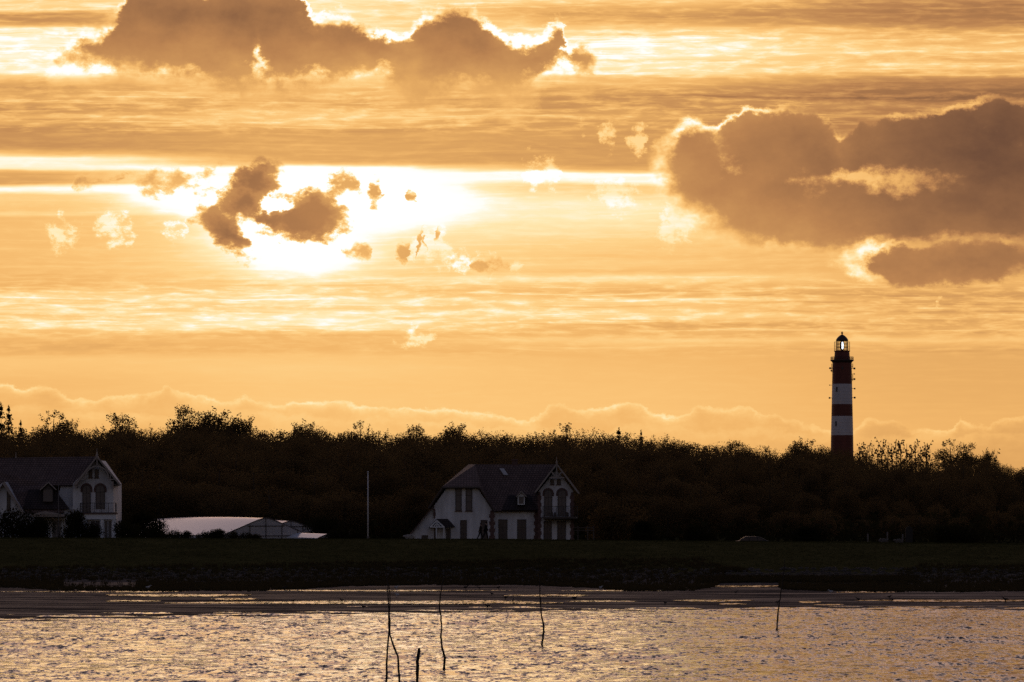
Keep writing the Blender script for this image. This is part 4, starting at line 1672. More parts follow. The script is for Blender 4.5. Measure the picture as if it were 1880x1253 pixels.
def person(label, px, h, stride, lean, Y, coat, arm_out=0.0, flip=1):
    """walking figure seen from the side; local x is the walking direction"""
    base = crest(px, Y)
    root = thing('person', label, 'person', base)
    root.rotation_euler = (0, 0, 0 if flip > 0 else math.pi)
    s = h / 1.75
    V, E, Rr = [], [], []

    def add(p, r, par=None):
        V.append((p[0] * s, p[1] * s, p[2] * s))
        Rr.append((r[0] * s, r[1] * s) if isinstance(r, tuple) else r * s)
        if par is not None:
            E.append((par, len(V) - 1))
        return len(V) - 1
    pel = add((0, 0, 0.95), (0.15, 0.12))
    wai = add((0.01 + lean * .3, 0, 1.10), (0.14, 0.11), pel)
    che = add((0.02 + lean * .7, 0, 1.30), (0.17, 0.13), wai)
    sho = add((0.01 + lean, 0, 1.44), (0.13, 0.11), che)
    nec = add((0.02 + lean * 1.1, 0, 1.52), 0.055, sho)
    hd1 = add((0.04 + lean * 1.2, 0, 1.60), (0.085, 0.075), nec)
    add((0.04 + lean * 1.25, 0, 1.70), (0.09, 0.078), hd1)
    hands = []
    for sg, sw in ((1, 1), (-1, -1)):
        hip = add((0.0, 0.09 * sg, 0.88), 0.095, pel)
        kn = add((stride * 0.42 * sw + 0.04, 0.095 * sg, 0.49), 0.062, hip)
        an = add((stride * 0.85 * sw - 0.03, 0.095 * sg, 0.09), 0.042, kn)
        add((stride * 0.85 * sw + 0.15, 0.10 * sg, 0.035), 0.035, an)
        sh = add((0.01 + lean, 0.19 * sg, 1.41), 0.062, sho)
        el = add((-0.10 * sw - 0.02 + lean + (arm_out * .4 if sg < 0 else 0), 0.25 * sg, 1.13), 0.045, sh)
        wr = add((-0.10 * sw + 0.12 + lean + (arm_out if sg < 0 else 0), 0.24 * sg, 0.90), 0.030, el)
        ha = add((-0.10 * sw + 0.17 + lean + (arm_out * 1.15 if sg < 0 else 0), 0.235 * sg, 0.83), 0.034, wr)
        hands.append((V[wr], V[ha]))
    body = skinned('body', V, E, Rr, M['skin'], root, 2, 0)
    # fingers closed into one mesh with the body
    fb = MB()
    for a, b in hands:
        a, b = Vector(a), Vector(b)
        d = (b - a).normalized()
        side = d.cross(Vector((0, 1, 0))).normalized()
        for j, L in enumerate((0.068, 0.078, 0.072, 0.055)):
            p0 = b + side * (j - 1.5) * 0.019 * s
            p1 = p0 + d * L * .55 * s
            p2 = p1 + (d * .6 + Vector((0, -.6, 0))) * L * .5 * s
            fb.tube([p0, p1, p2], [0.010 * s, 0.009 * s, 0.006 * s], 5)
        p0 = a.lerp(b, .6) + side * 0.03 * s
        fb.tube([p0, p0 + (side * .7 + d) * 0.03 * s, p0 + (side * .5 + d) * 0.055 * s], [0.011 * s, 0.010 * s, 0.007 * s], 5)
    bm = bmesh.new()
    bm.from_mesh(body.data)
    off = len(bm.verts)
    vs = [bm.verts.new(v) for v in fb.v]
    for f in fb.f:
        bm.faces.new([vs[i] for i in f])
    # nose
    bm.to_mesh(body.data)
    bm.free()
    # coat and trousers follow the skeleton, a little larger
    idx = {i: n for n, i in enumerate(range(len(V)))}
    cv, ce, cr_ = [], [], []

    def cadd(i, r, par=None, p=None):
        cv.append(p or V[i])
        cr_.append((r[0] * s, r[1] * s) if isinstance(r, tuple) else r * s)
        if par is not None:
            ce.append((par, len(cv) - 1))
        return len(cv) - 1
    a = cadd(0, (0.215, 0.175), None, (0, 0, 0.86 * s))
    b = cadd(1, (0.20, 0.165), a)
    c_ = cadd(2, (0.21, 0.165), b)
    d_ = cadd(3, (0.165, 0.14), c_)
    cadd(4, (0.085, 0.08), d_)
    for k in range(2):
        o_ = 7 + k * 8
        e1 = cadd(o_ + 4, 0.088, d_)
        e2 = cadd(o_ + 5, 0.070, e1)
        cadd(o_ + 6, 0.052, e2)
    skinned('coat', cv, ce, cr_, M[coat], root, 2, 0)
    cv, ce, cr_ = [], [], []
    a = cadd(0, (0.17, 0.14))
    for k in range(2):
        o_ = 7 + k * 8
        e1 = cadd(o_, 0.115, a)
        e2 = cadd(o_ + 1, 0.082, e1)
        cadd(o_ + 2, 0.062, e2)
    skinned('trousers', cv, ce, cr_, M['trousers'], root, 2, 0)
    for k in range(2):
        o_ = 7 + k * 8
        an_, to = Vector(V[o_ + 2]), Vector(V[o_ + 3])
        sh_ = MB()
        sh_.tube([an_ + Vector((-0.05 * s, 0, -0.02)), (an_ + to) / 2 + Vector((0, 0, -0.01)), to + Vector((0.03, 0, 0))], [0.055 * s, 0.055 * s, 0.04 * s], 8)
        oo = sh_.build('shoe', M['cloth_dark'], None, True)
        oo.parent = root
    hv = MB()
    hc = Vector(V[6])
    for rr, z in ((1, 0),):
        hv.lathe(hc + Vector((-0.015, 0, -0.02)) * s, [(0.098 * s, -0.06 * s), (0.105 * s, 0.0), (0.100 * s, 0.05 * s), (0.07 * s, 0.10 * s), (0.02 * s, 0.125 * s)], 14)
    oo = hv.build('hair', M['hair'], None, True)
    oo.parent = root
    fc = MB()
    nz = Vector(V[5]) + Vector((0.10, 0, 0.035)) * s
    fc.tube([nz + Vector((-0.03, 0, 0.02)), nz + Vector((0.012, 0, -0.015))], [0.010, 0.016], 6)
    for sg in (1, -1):
        fc.lathe(nz + Vector((-0.022, 0.03 * sg, 0.03)), [(0.004, -0.006), (0.011, 0), (0.004, 0.006)], 6)
    oo = fc.build('face', M['skin'], None, True)
    oo.parent = root
    return root


pa = person('shorter person in dark coat walking left of the taller one, arm held out behind', 881.5, 1.58, 0.36, 0.05, 386.8, 'cloth_brown', -0.36, 1)
pb = person('taller person in dark jacket walking at the right of the pair', 891.0, 1.72, 0.34, 0.06, 387.4, 'cloth_dark', 0.0, 1)


def sheep(label, px, py, Y, rz, size=1.0, wool='wool'):
    p = W(px, py, Y)
    base = Vector((p.x, Y, ground_z(p.x, Y)))
    root = thing('sheep', label, 'sheep', base)
    root.rotation_euler = (0, 0, rz)
    s = size
    V = [(0, 0, .27), (-.28, 0, .29), (-.46, 0, .24), (.26, 0, .29), (.42, 0, .32), (.52, 0, .37), (.61, 0, .36), (.71, 0, .30),
         (.24, .17, .10), (.42, .20, .05), (.24, -.17, .10), (.42, -.20, .05), (-.30, .20, .12), (-.10, .26, .06), (-.30, -.20, .12), (-.10, -.26, .06), (-.55, 0, .2)]
    E = [(0, 1), (1, 2), (0, 3), (3, 4), (4, 5), (5, 6), (6, 7), (3, 8), (8, 9), (3, 10), (10, 11), (1, 12), (12, 13), (1, 14), (14, 15), (2, 16)]
    R = [(.29, .25), (.28, .25), (.18, .18), (.24, .23), (.15, .16), (.11, .12), (.095, .10), (.055, .06), .09, .045, .09, .045, .12, .05, .12, .05, .05]
    V = [tuple(c * s for c in v) for v in V]
    R = [(r[0] * s, r[1] * s) if isinstance(r, tuple) else r * s for r in R]
    skinned('body', V, E, R, M[wool], root, 2, 0)
    e = MB()
    for sg in (1, -1):
        e.tube([Vector((.54 * s, .08 * s * sg, .42 * s)), Vector((.52 * s, .16 * s * sg, .41 * s)), Vector((.51 * s, .21 * s * sg, .38 * s))], [.03 * s, .035 * s, .008 * s], 6)
    o = e.build('ears', M['sheep_face'], None, True)
    o.parent = root
    return root


sheep('pale sheep lying on the dike at the left corner of the middle villa', 752, 990, 389.5, rad(172), 0.98)
sheep('greyish sheep lying on the crest between two fence posts', 1621, 994, 388.5, rad(10), 0.85, 'wool_dim')
sheep('greyish sheep lying curled beside the tall standing slab', 1649, 996, 387.5, rad(200), 0.8, 'wool_dim')


def fence_post(label, px, top, Y):
    x = XW(px, Y)
    z0 = ground_z(x, Y)
    zt = H + (HOR - top) * Y / F
    root = MB()
    root.tube([Vector((x, Y, z0 - 0.3)), Vector((x + .02, Y, (z0 + zt) / 2)), Vector((x + 0.01, Y, zt - 0.05)), Vector((x + .01, Y, zt))], [0.085, 0.08, 0.078, 0.04], 8)
    o = root.build('fence_post', M['post'], None, True)
    return tag(o, label, 'fence post', 'fence posts on the dike')


fence_post('weathered fence post farthest left on the dike', 1593, 980, 392)
fence_post('taller weathered fence post in the middle of the three on the dike', 1629, 977, 392)
fence_post('weathered fence post close to the tall standing slab', 1657, 981, 392)

mb = MB()
Yv = 393.0
bz = ground_z(XW(1669, Yv), Yv)
t_ = thing('standing_slab', 'tall dark stone slab with rounded top standing on the dike at the right', 'stone slab', (XW(1669, Yv), Yv, bz))
out = [(1662.5, 1004), (1662.3, 975), (1663.5, 970), (1666, 967.2), (1669.5, 966.3), (1672.8, 967.6), (1675, 971), (1675.8, 976), (1675.5, 1004)]
mb.ppx(out, Yv, Yv + 0.35)
mb.build('slab', M['slab'], t_)
mb = MB()
mb.box((XW(1669, Yv), Yv + 0.17, bz + 0.02), (1.0, 0.7, 0.25))
mb.build('plinth', M['slab'], t_)

# pale trough in the grass on the right slope
p = on_ground(1790, 1008, ground_z, 2.5)
t_ = thing('trough', 'small pale trough lying in the grass of the right dike slope', 'trough', p)
mb = MB()
for (dx, dy, sx, sy, sz, dz) in ((0, 0, .66, .30, .05, .05), (0, -.15, .66, .04, .14, .12), (0, .15, .66, .04, .14, .12), (-.31, 0, .04, .26, .14, .12), (.31, 0, .04, .26, .14, .12)):
    mb.box((p.x + dx, p.y + dy, p.z + dz), (sx, sy, sz))
mb.build('basin', M['pale_stone'], t_)
mb = MB()
for dx in (-.22, .22):
    mb.box((p.x + dx, p.y, p.z + 0.0), (.08, .26, .06))
mb.build('foot', M['pale_stone'], t_)


# parked car behind the dike: only its roof shows
def car():
    Y = 424.0
    x = XW(1376, Y)
    zt = H + (HOR - 985) * Y / F
    z0 = zt - 1.45
    root = thing('parked_car', 'dark car parked behind the dike with only its roof and windows showing', 'car', (x, Y, z0))
    prof = [(-2.1, .35), (-2.12, .75), (-1.9, .88), (-1.15, .98), (-.55, 1.38), (-.2, 1.45), (.75, 1.43), (1.15, 1.36), (1.85, 1.0), (2.1, .92), (2.12, .4)]
    mb = MB()
    mb.prism([Vector((x + a, Y - .8, z0 + b)) for a, b in prof], (0, 1.6, 0))
    body = mb.build('body', M['car'], root)
    mod = body.modifiers.new('bevel', 'BEVEL')
    mod.width = 0.07
    mod.segments = 3
    for q in ([(-1.02, 1.0), (-.52, 1.33), (-.12, 1.37), (-.12, .98)], [(-.04, .98), (-.04, 1.375), (.72, 1.355), (.78, .99)], [(.86, .99), (.82, 1.34), (1.12, 1.28), (1.6, 1.0)]):
        mb = MB()
        mb.prism([Vector((x + a, Y - .815, z0 + b)) for a, b in q], (0, 0.02, 0))
        mb.build('window', M['glass'], root)
    mb = MB()
    a, b = (-1.08, 1.03), (-.60, 1.36)
    mb.slab([Vector((x + a[0], Y - .68, z0 + a[1] + .02)), Vector((x + b[0], Y - .62, z0 + b[1] + .02)), Vector((x + b[0], Y + .62, z0 + b[1] + .02)), Vector((x + a[0], Y + .68, z0 + a[1] + .02))], 0.03)
    mb.build('windscreen', M['glass'], root)
    for dx in (-1.35, 1.3):
        for dy in (-.72, .72):
            mb = MB()
            c = Vector((x + dx, Y + dy, z0 + .31))
            mb.tube([c + Vector((0, -.11, 0)), c + Vector((0, .11, 0))], [.32, .32], 18)
            wh = mb.build('wheel', M['tyre'], root)
            mb = MB()
            mb.tube([c + Vector((0, -.125, 0)), c + Vector((0, .125, 0))], [.19, .19], 14)
            mb.build('rim', M['pole'], wh)


car()

# low wooden rail fence right of the middle villa
Yv = 421.5
t_ = thing('rail_fence', 'low wooden rail fence at the right corner of the middle villa', 'fence', (XW(1066, Yv), Yv, ground_z(XW(1066, Yv), Yv)))
mb = MB()
for py in (968.5, 973.5):
    mb.ppx([(1053, py), (1090, py), (1090, py + 1.6), (1053, py + 1.6)], Yv, Yv + 0.05)
mb.build('rail', M['dark_wood'], t_)
for px in (1060, 1078, 1089):
    mb = MB()
    mb.ppx([(px, 966), (px + 2, 966), (px + 2, 1008), (px, 1008)], Yv + 0.06, Yv + 0.18)
    mb.build('post', M['dark_wood'], t_)


# ------------------------------------------------------------------ birds on the mud
def make_bird(mat):
    s = 1.0
    V = [(0, 0, .26), (-.12, 0, .27), (-.24, 0, .28), (.10, 0, .29), (.15, 0, .36), (.18, 0, .42), (.24, 0, .415), (.34, 0, .39),
         (0.01, .04, .16), (0.0, .04, .02), (.06, .04, .005), (0.01, -.04, .16), (0.02, -.04, .02), (.08, -.04, .005)]
    E = [(0, 1), (1, 2), (0, 3), (3, 4), (4, 5), (5, 6), (6, 7), (0, 8), (8, 9), (9, 10), (0, 11), (11, 12), (12, 13)]
    R = [.095, .08, .03, .075, .042, .045, .022, .008, .02, .011, .009, .02, .011, .009]
    return skinned('wading_bird', V, E, R, M[mat], None, 1, 0)


BIRDS = [(855, 1084, 1.5, 0), (880, 1083, 1.0, 2.8), (915, 1083, 1.2, 0.3), (903, 1094, 1.0, 3.0), (928, 1102, 1.3, 3.3), (942, 1107, 1.2, 1.4), (895, 1118, 1.3, 2.9),
         (1055, 1104, 1.5, 0.1), (538, 1107, 1.0, 0.0), (628, 1107, 1.2, 2.9), (667, 1119, 1.2, 3.1), (1351, 1091, 1.0, 0.2), (1221, 1111, 1.0, 2.6),
         (1427, 1110, 1.1, 0.2), (1576, 1105, 1.2, 3.1), (1633, 1100, 1.1, 0.1), (1638, 1105, 1.0, 2.8), (1846, 1107, 1.6, 3.3), (523, 1084, 1.3, 0.2)]
GULLS = [(728, 1083, 1.3, 0.2), (729, 1097, 1.3, 2.9), (272, 1084, 1.5, 0.1), (1525, 1091, 1.3, 3.0), (1103, 1083, 1.2, 0.4)]
for lst, mt, lab, nm, cat, grp in ((BIRDS, 'bird', 'small dark wading bird standing on the wet mudflat', 'wading_bird', 'bird', 'dark birds on the mudflat'),
                                   (GULLS, 'gull', 'small pale gull standing on the wet mudflat', 'gull', 'bird', 'pale gulls on the mudflat')):
    proto = make_bird(mt)
    proto.name = nm
    for i, (px, py, s, rz) in enumerate(lst):
        o = proto if i == 0 else proto.copy()
        if i:
            COL.objects.link(o)
        q = on_ground(px, py, mud_z, 0.2)
        o.location = q
        o.scale = (s * 0.62, s * 0.62, s * 0.62)
        o.rotation_euler = (0, 0, rz)
        tag(o, lab, cat, grp)


#@@SKY@@
# ------------------------------------------------------------------ sky
SUN_PX, SUN_PY = 548.0, 395.0
sun_dir = Vector(((SUN_PX - PX0) / F, 1.0, (HOR - SUN_PY) / F)).normalized()
sun_el = math.asin(sun_dir.z)
sun_az = math.atan2(sun_dir.x, sun_dir.y)

world = bpy.data.worlds.new('World')
SC.world = world
world.use_nodes = True
for n in list(world.node_tree.nodes):
    world.node_tree.nodes.remove(n)
nt = NT(world.node_tree)
wout = nt.node('ShaderNodeOutputWorld')
bg = nt.node('ShaderNodeBackground')
sky = nt.node('ShaderNodeTexSky', sky_type='NISHITA')
sky.sun_disc = False
sky.sun_elevation = sun_el
sky.sun_rotation = sun_az
sky.altitude = 0
sky.air_density = 1.2
sky.dust_density = 2.5
sky.ozone_density = 1.5

tc = nt.node('ShaderNodeTexCoord')
sp = nt.node('ShaderNodeSeparateXYZ')
nt.link(tc.outputs['Generated'], sp.inputs[0])
dx, dy, dz = (S(nt, sp.outputs[i]) for i in range(3))
ys = dy.max(0.05)
# direction on the western sky: X runs right, Y runs down (both in 1/7224 of the distance)
X = dx / ys * F + PX0
Yv = HOR - dz / ys * F


def nz(sx, sy, seed, detail=5, rough=0.58, dist=0.0, Xs=None, Ys=None):
    n = nt.noise(nt.comb((Xs or X) * (1.0 / sx), (Ys or Yv) * (1.0 / sy), seed), 1.0, detail, rough, dist)
    return n


def nfac(*a, **k):
    return S(nt, nz(*a, **k).outputs[0]) - 0.5


# ---- layered stratus: brightness along four columns of the sky
YLO, YHI = -160.0, 940.0
COLS = [
    (60, [(-160, .55), (-60, .62), (0, .80), (16, .78), (24, .42), (40, .42), (52, .93), (70, .95), (132, .93), (146, .58), (160, .46), (175, .55), (190, .50),
          (202, .42), (214, .60), (228, .50), (238, .42), (272, .40), (284, .62), (290, .96), (312, .90), (318, .50), (338, .46), (345, .96), (352, .95), (360, .72), (385, .64), (392, .74), (398, .60), (440, .60), (480, .60),
          (520, .585), (534, .60), (542, .84), (556, .74), (575, .80), (592, .74), (604, .82), (612, .64), (630, .555), (650, .57), (660, .66), (680, .64), (705, .60), (760, .64), (850, .66), (940, .62)]),
    (560, [(-160, .58), (-60, .70), (0, .90), (30, .85), (120, .80), (150, .74), (168, .66), (182, .60), (200, .56), (214, .72), (226, .66), (240, .52), (262, .50), (296, .48), (302, .62), (306, .90),
           (330, .86), (350, .76), (420, .72), (500, .70), (525, .70), (540, .72), (550, .82), (565, .78), (580, .84), (598, .90), (606, .80), (618, .60), (645, .585), (656, .66), (680, .70), (705, .67), (780, .68), (850, .70), (940, .66)]),
    (1150, [(-160, .50), (-60, .60), (0, .78), (12, .58), (26, .48), (42, .60), (54, .84), (75, .92), (110, .90), (132, .88), (142, .60), (150, .62), (160, .50), (182, .43), (198, .47), (212, .52), (228, .48), (262, .45), (300, .46),
            (311, .56), (315, .99), (330, .97), (338, .70), (352, .76), (375, .88), (400, .84), (430, .76), (470, .66), (484, .70), (498, .62), (508, .82), (516, .80), (524, .64), (542, .62), (552, .78), (564, .70), (578, .82), (586, .76), (596, .58), (612, .60),
            (624, .72), (634, .62), (650, .60), (690, .63), (730, .645), (800, .655), (940, .62)]),
    (1760, [(-160, .34), (-60, .36), (0, .38), (20, .30), (44, .34), (58, .58), (72, .64), (92, .74), (104, .62), (120, .70), (136, .62), (146, .36), (160, .27), (180, .24), (192, .38), (206, .34), (230, .34), (300, .38), (420, .50),
            (450, .57), (500, .59), (520, .60), (545, .56), (572, .57), (582, .66), (592, .60), (604, .56), (618, .62), (626, .70), (634, .58), (660, .56), (720, .575), (790, .60), (940, .58)]),
]
warpY = Yv + nfac(900, 160, 1.3, 3) * 22.0 + nfac(140, 40, 2.7, 4) * 9.0
prof = [nt.curve(warpY, c, YLO, YHI, 0.0, 1.25) for _, c in COLS]
wA = nt.smooth(X, 60, 560)
wB = nt.smooth(X, 560, 1150)
wC = nt.smooth(X, 1150, 1760)
t = prof[0].mix(prof[1], wA).mix(prof[2], wB).mix(prof[3], wC)

# ripples in the thin layers, stronger in some of them
AMP = [(-160, .45), (0, .40), (45, .30), (60, .45), (140, .40), (150, .22), (175, .50), (235, .45), (250, .14), (290, .12), (340, .12), (400, .10), (500, .12), (535, .45),
       (610, .42), (625, .14), (640, .18), (660, .035), (940, .02)]
amp = nt.curve(Yv, AMP, YLO, YHI, 0.0, 0.6)
wX = X + nfac(220, 60, 8.1, 2) * 90.0
wYr = Yv + nfac(520, 110, 9.4, 3) * 26.0
rip = nfac(52, 8.5, 4.2, 4, 0.60, 0.0, wX, wYr)
rip2 = nfac(330, 13, 5.9, 4, 0.55, 0.0, wX, wYr)
rip = (rip * 1.25).max(-0.05) + (rip * 0.35)
t = t + (rip * 1.0 + rip2 * 0.55) * amp
fil = nfac(420, 7.5, 14.7, 5, 0.6, 0.0, wX, wYr)
t = t + nt.smooth(fil, 0.05, 0.17) * (amp * 0.26) - nt.smooth(fil, -0.05, -0.17) * (amp * 0.16)

# glow about the hidden sun, cut off above by the edge of the thick layer
gn = nz(150, 60, 31.0, 5, 0.6)
gnc = nt.node('ShaderNodeSeparateColor')
nt.link(gn.outputs['Color'], gnc.inputs[0])
bn0 = [S(nt, gnc.outputs[i]) - 0.5 for i in range(3)]


def gauss(cx, cy, rx, ry, xx=None, yy=None):
    a = ((xx or X) - cx) * (1.0 / rx)
    b = ((yy or Yv) - cy) * (1.0 / ry)
    return ((a * a + b * b) * -1.0).exp()


GXw = X + bn0[0] * 120.0
GYw = Yv + bn0[1] * 60.0
gl = gauss(540, 390, 125, 80, GXw, GYw) * 0.58 + gauss(345, 352, 110, 36, GXw, GYw) * 0.46 + gauss(735, 365, 125, 42, GXw, GYw) * 0.46 + gauss(555, 468, 95, 34, GXw, GYw) * 0.36 + gauss(560, 410, 420, 130) * 0.13
edge = nt.smooth(warpY + nfac(60, 20, 3.3, 3) * 14.0, 292, 311)
t = t + gl * (edge * 0.78 + 0.22)
t = t - nt.smooth(X, 900, 1950, 0.0, 0.04) - nt.smooth(Yv, 60, -300, 0.0, 0.10)


# ---- cumulus: outlines (upper and lower edge over X) broken up by turbulence
XLO, XHI = -60.0, 1940.0
big = nz(95, 70, 11.0, 7, 0.62)
bigc = nt.node('ShaderNodeSeparateColor')
nt.link(big.outputs['Color'], bigc.inputs[0])
bn = [S(nt, bigc.outputs[i]) - 0.5 for i in range(3)]
fin = nz(28, 22, 17.0, 5, 0.66)
finc = nt.node('ShaderNodeSeparateColor')
nt.link(fin.outputs['Color'], finc.inputs[0])
fnn = [S(nt, finc.outputs[i]) - 0.5 for i in range(3)]
CX = X + bn[0] * 90.0 + fnn[0] * 40.0
CY = Yv + bn[1] * 70.0 + fnn[1] * 36.0
CXs = X + bn[0] * 52.0 + fnn[0] * 34.0       # calmer version
CYs = Yv + bn[1] * 40.0 + fnn[1] * 30.0
TURB = bn[2] * 95.0 + fnn[2] * 60.0           # density variation, in units of distance


def layer(top, bot, cx, cy):
    lo, hi = -60.0, 900.0
    tp = nt.curve(cx, top, XLO, XHI, lo, hi)
    bt = nt.curve(cx, bot, XLO, XHI, lo, hi)
    return cy - tp, bt - cy


def puffs(lst, cx, cy):
    """several small clouds that do not overlap in X, as one layer"""
    top, bot = [], []
    for (x, y, rx, ry) in sorted(lst):
        top.append((x - rx - 5, y + 70)); bot.append((x - rx - 5, y - 70))
        for k, f in ((-1.0, 0), (-.85, .53), (-.5, .87), (0, 1), (.5, .87), (.85, .53), (1.0, 0)):
            top.append((x + rx * k, y - ry * f))
            bot.append((x + rx * k, y + ry * f))
        top.append((x + rx + 5, y + 70)); bot.append((x + rx + 5, y - 70))
    a, b = layer(top, bot, cx, cy)
    return a.min(b)


def ell(cx, cy, rx, ry, deg=0.0, xx=None, yy=None):
    """signed distance-like field of an ellipse, positive inside"""
    xx, yy = xx or CX, yy or CY
    c, s = math.cos(rad(deg)), math.sin(rad(deg))
    u = ((xx - cx) * c + (yy - cy) * s) * (1.0 / rx)
    v = ((yy - cy) * c - (xx - cx) * s) * (1.0 / ry)
    q = nt.math('SQRT', u * u + v * v)
    return (1.0 - q) * min(rx, ry)


RIMV = nt.smooth(nfac(130, 90, 41.0, 4, 0.6), -0.16, 0.14, 0.12, 1.25)   # rims flare and fade along the edge


def cloud(t, s, soft, core, fringe, turb=0.35, opac=1.0, bias=0.0):
    """thick parts dim the sky behind, thin parts light up"""
    dens = s + TURB * turb + bias
    d = nt.smooth(dens, 0.0, soft)
    thin = d * (1.0 - d) * 4.0
    return t.mix(core, d * opac) + thin * fringe * RIMV


vor = nt.node('ShaderNodeTexVoronoi', feature='SMOOTH_F1')
nt.put(nt.comb(CXs * (1.0 / 78.0), CYs * (1.0 / 56.0), 3.0), vor.inputs['Vector'])
vor.inputs['Scale'].default_value = 1.0
vor.inputs['Smoothness'].default_value = 0.5
bill = S(nt, vor.outputs['Distance']) - 0.45      # rounded billows inside the thick clouds
interior = bn[2] * 0.26 + fnn[2] * 0.14 + nfac(170, 90, 23.0, 4) * 0.30 + bill * 0.16
near = gauss(540, 400, 700, 420)                # how close to the hidden sun

# horizon cumulus with bright upper edges
HZ = [(-60, 700), (0, 704), (22, 706), (42, 712), (62, 712), (84, 706), (100, 716), (130, 730), (175, 736), (188, 728), (230, 728), (270, 722), (292, 714), (305, 706), (320, 712), (345, 720),
      (420, 736), (438, 734), (442, 726), (480, 738), (520, 742), (526, 735), (580, 736), (640, 737), (650, 742), (700, 746), (800, 749), (900, 757), (940, 768), (975, 772), (985, 764), (1008, 750), (1012, 738),
      (1040, 743), (1060, 754), (1085, 749), (1120, 745), (1140, 736), (1160, 742), (1180, 745), (1190, 756), (1240, 766), (1262, 756), (1285, 742), (1300, 744), (1330, 752), (1345, 748), (1375, 750), (1400, 762),
      (1430, 764), (1470, 776), (1510, 790), (1560, 794), (1590, 771), (1640, 772), (1680, 790), (1740, 790), (1760, 766), (1790, 778), (1810, 786), (1835, 768), (1880, 762), (1940, 760)]
HX, HY = X + fnn[0] * 44.0 + bn[0] * 30.0, Yv + fnn[1] * 26.0 + bn[1] * 18.0
s1, s2 = layer(HZ, [(-60, 899), (1940, 899)], HX, HY)
rimh = (s1.max(0.0) * (-1.0 / 8.0)).exp() * nt.smooth(X, 1200, 1900, 0.36, 0.24) * (0.75 + bn[2] * 2.5).max(0.1)
t = t.mix(t - 0.055 + rimh + fnn[2] * 0.07 + bn[2] * 0.10, nt.smooth(s1, -2.0, 5.0))
HZ2 = [(-60, 752), (60, 744), (160, 756), (320, 762), (420, 752), (560, 760), (640, 770), (700, 764), (820, 770), (960, 786), (1080, 790), (1200, 780), (1300, 788), (1400, 780), (1500, 800), (1700, 800), (1940, 792)]
s1, s2 = layer(HZ2, [(-60, 899), (1940, 899)], CXs, CYs)
rimh = (s1.max(0.0) * (-1.0 / 14.0)).exp() * 0.12 * (0.8 + bn[0] * 3.0).max(0.0)
t = t.mix(t - 0.01 + rimh, nt.smooth(s1, -3.0, 9.0))

# bright little shreds, torn by turbulence
def shreds(t, lst, gain, cx, cy, floor=0.70):
    s = puffs(lst, cx, cy)
    v = s * 1.1 + bn[2] * 110.0 + fnn[2] * 150.0 + 2.0
    d = nt.smooth(v, 0.0, 34.0)
    return t.mix((t + gain).max(floor), d * 0.9)


t = shreds(t, [(114, 430, 34, 26), (206, 422, 42, 34), (325, 422, 26, 22), (755, 620, 44, 16), (864, 484, 50, 20), (995, 314, 42, 28), (1068, 232, 12, 14), (1117, 251, 20, 24), (1171, 258, 24, 26), (1725, 553, 10, 6)], 0.26, CXs, CYs, 0.80)
t = shreds(t, [(790, 450, 42, 40), (925, 496, 40, 16), (1130, 356, 54, 32), (1238, 405, 40, 50)], 0.13, CX, CYs, 0.76)

# cloud bank at the upper left
C1T = [(-60, 60), (84, 110), (100, 92), (118, 62), (150, 40), (190, 36), (214, 22), (224, 0), (240, -40), (545, -40), (562, 8), (572, 36), (600, 28), (640, 24), (672, 38), (700, 60), (728, 72), (756, 64),
       (772, 32), (800, 14), (838, 8), (880, 16), (905, 40), (930, 68), (968, 72), (1000, 60), (1016, 40), (1030, 44), (1040, 90), (1046, 100), (1060, 82), (1084, 88), (1110, 120), (1200, 190), (1940, 320)]
C1B = [(-60, 120), (90, 138), (200, 143), (270, 144), (330, 146), (380, 158), (430, 164), (500, 154), (560, 148), (640, 142), (692, 130), (712, 146), (740, 164), (850, 167), (950, 164), (985, 156), (1004, 132), (1018, 112), (1034, 100),
       (1046, 112), (1056, 130), (1070, 134), (1092, 126), (1120, 90), (1940, 0)]
s1, s2 = layer(C1T, C1B, CX, CY)
hole = gauss(470, 84, 16, 46, CX, CY) * 34.0 + gauss(528, 50, 26, 14, CX, CY) * 20.0 + gauss(365, -4, 40, 14, CX, CY) * 24.0
sd = s1.min(s2 * 0.45 + 13.0).min((CX - 88.0) * 0.8).min((1098.0 - CX) * 0.8) - hole
core1 = nt.smooth(Yv, 0, 165, 0.16, 0.36) + interior * 0.62 + (sd.max(0.0) * (-1.0 / 30.0)).exp() * 0.16
soft1 = nt.smooth(X, 120, 420, 52.0, 36.0)
t = cloud(t, sd, soft1, core1, nt.smooth(Yv, 165, 110, 0.06, 0.50), 0.46, 1.0, 12.0)

# cloud on the right
C2T = [(-60, 300), (1180, 300), (1206, 262), (1234, 230), (1262, 211), (1296, 220), (1322, 232), (1344, 208), (1362, 198), (1400, 207), (1462, 200), (1500, 205), (1522, 230), (1542, 250), (1566, 234), (1580, 216), (1602, 226),
       (1640, 212), (1700, 209), (1722, 201), (1760, 194), (1800, 186), (1832, 178), (1880, 186), (1940, 178)]
C2B = [(-60, 340), (1180, 340), (1208, 376), (1226, 402), (1256, 426), (1296, 442), (1360, 451), (1430, 456), (1500, 457), (1580, 455), (1700, 447), (1780, 443), (1880, 442), (1940, 441)]
s1, s2 = layer(C2T, C2B, CXs, CYs)
sd = s1.min(s2 * 0.6).min((CXs - 1192.0) * 0.9)
gap = gauss(1640, 336, 120, 30, CXs, CYs) + gauss(1560, 320, 55, 16, CXs, CYs) * 0.8 + gauss(1345, 302, 36, 20, CXs, CYs) * 0.75 + gauss(1328, 262, 24, 40, CXs, CYs) * 0.35
gapd = nt.smooth(gap + bn[0] * 2.2 + fnn[2] * 1.2, 0.35, 1.2)
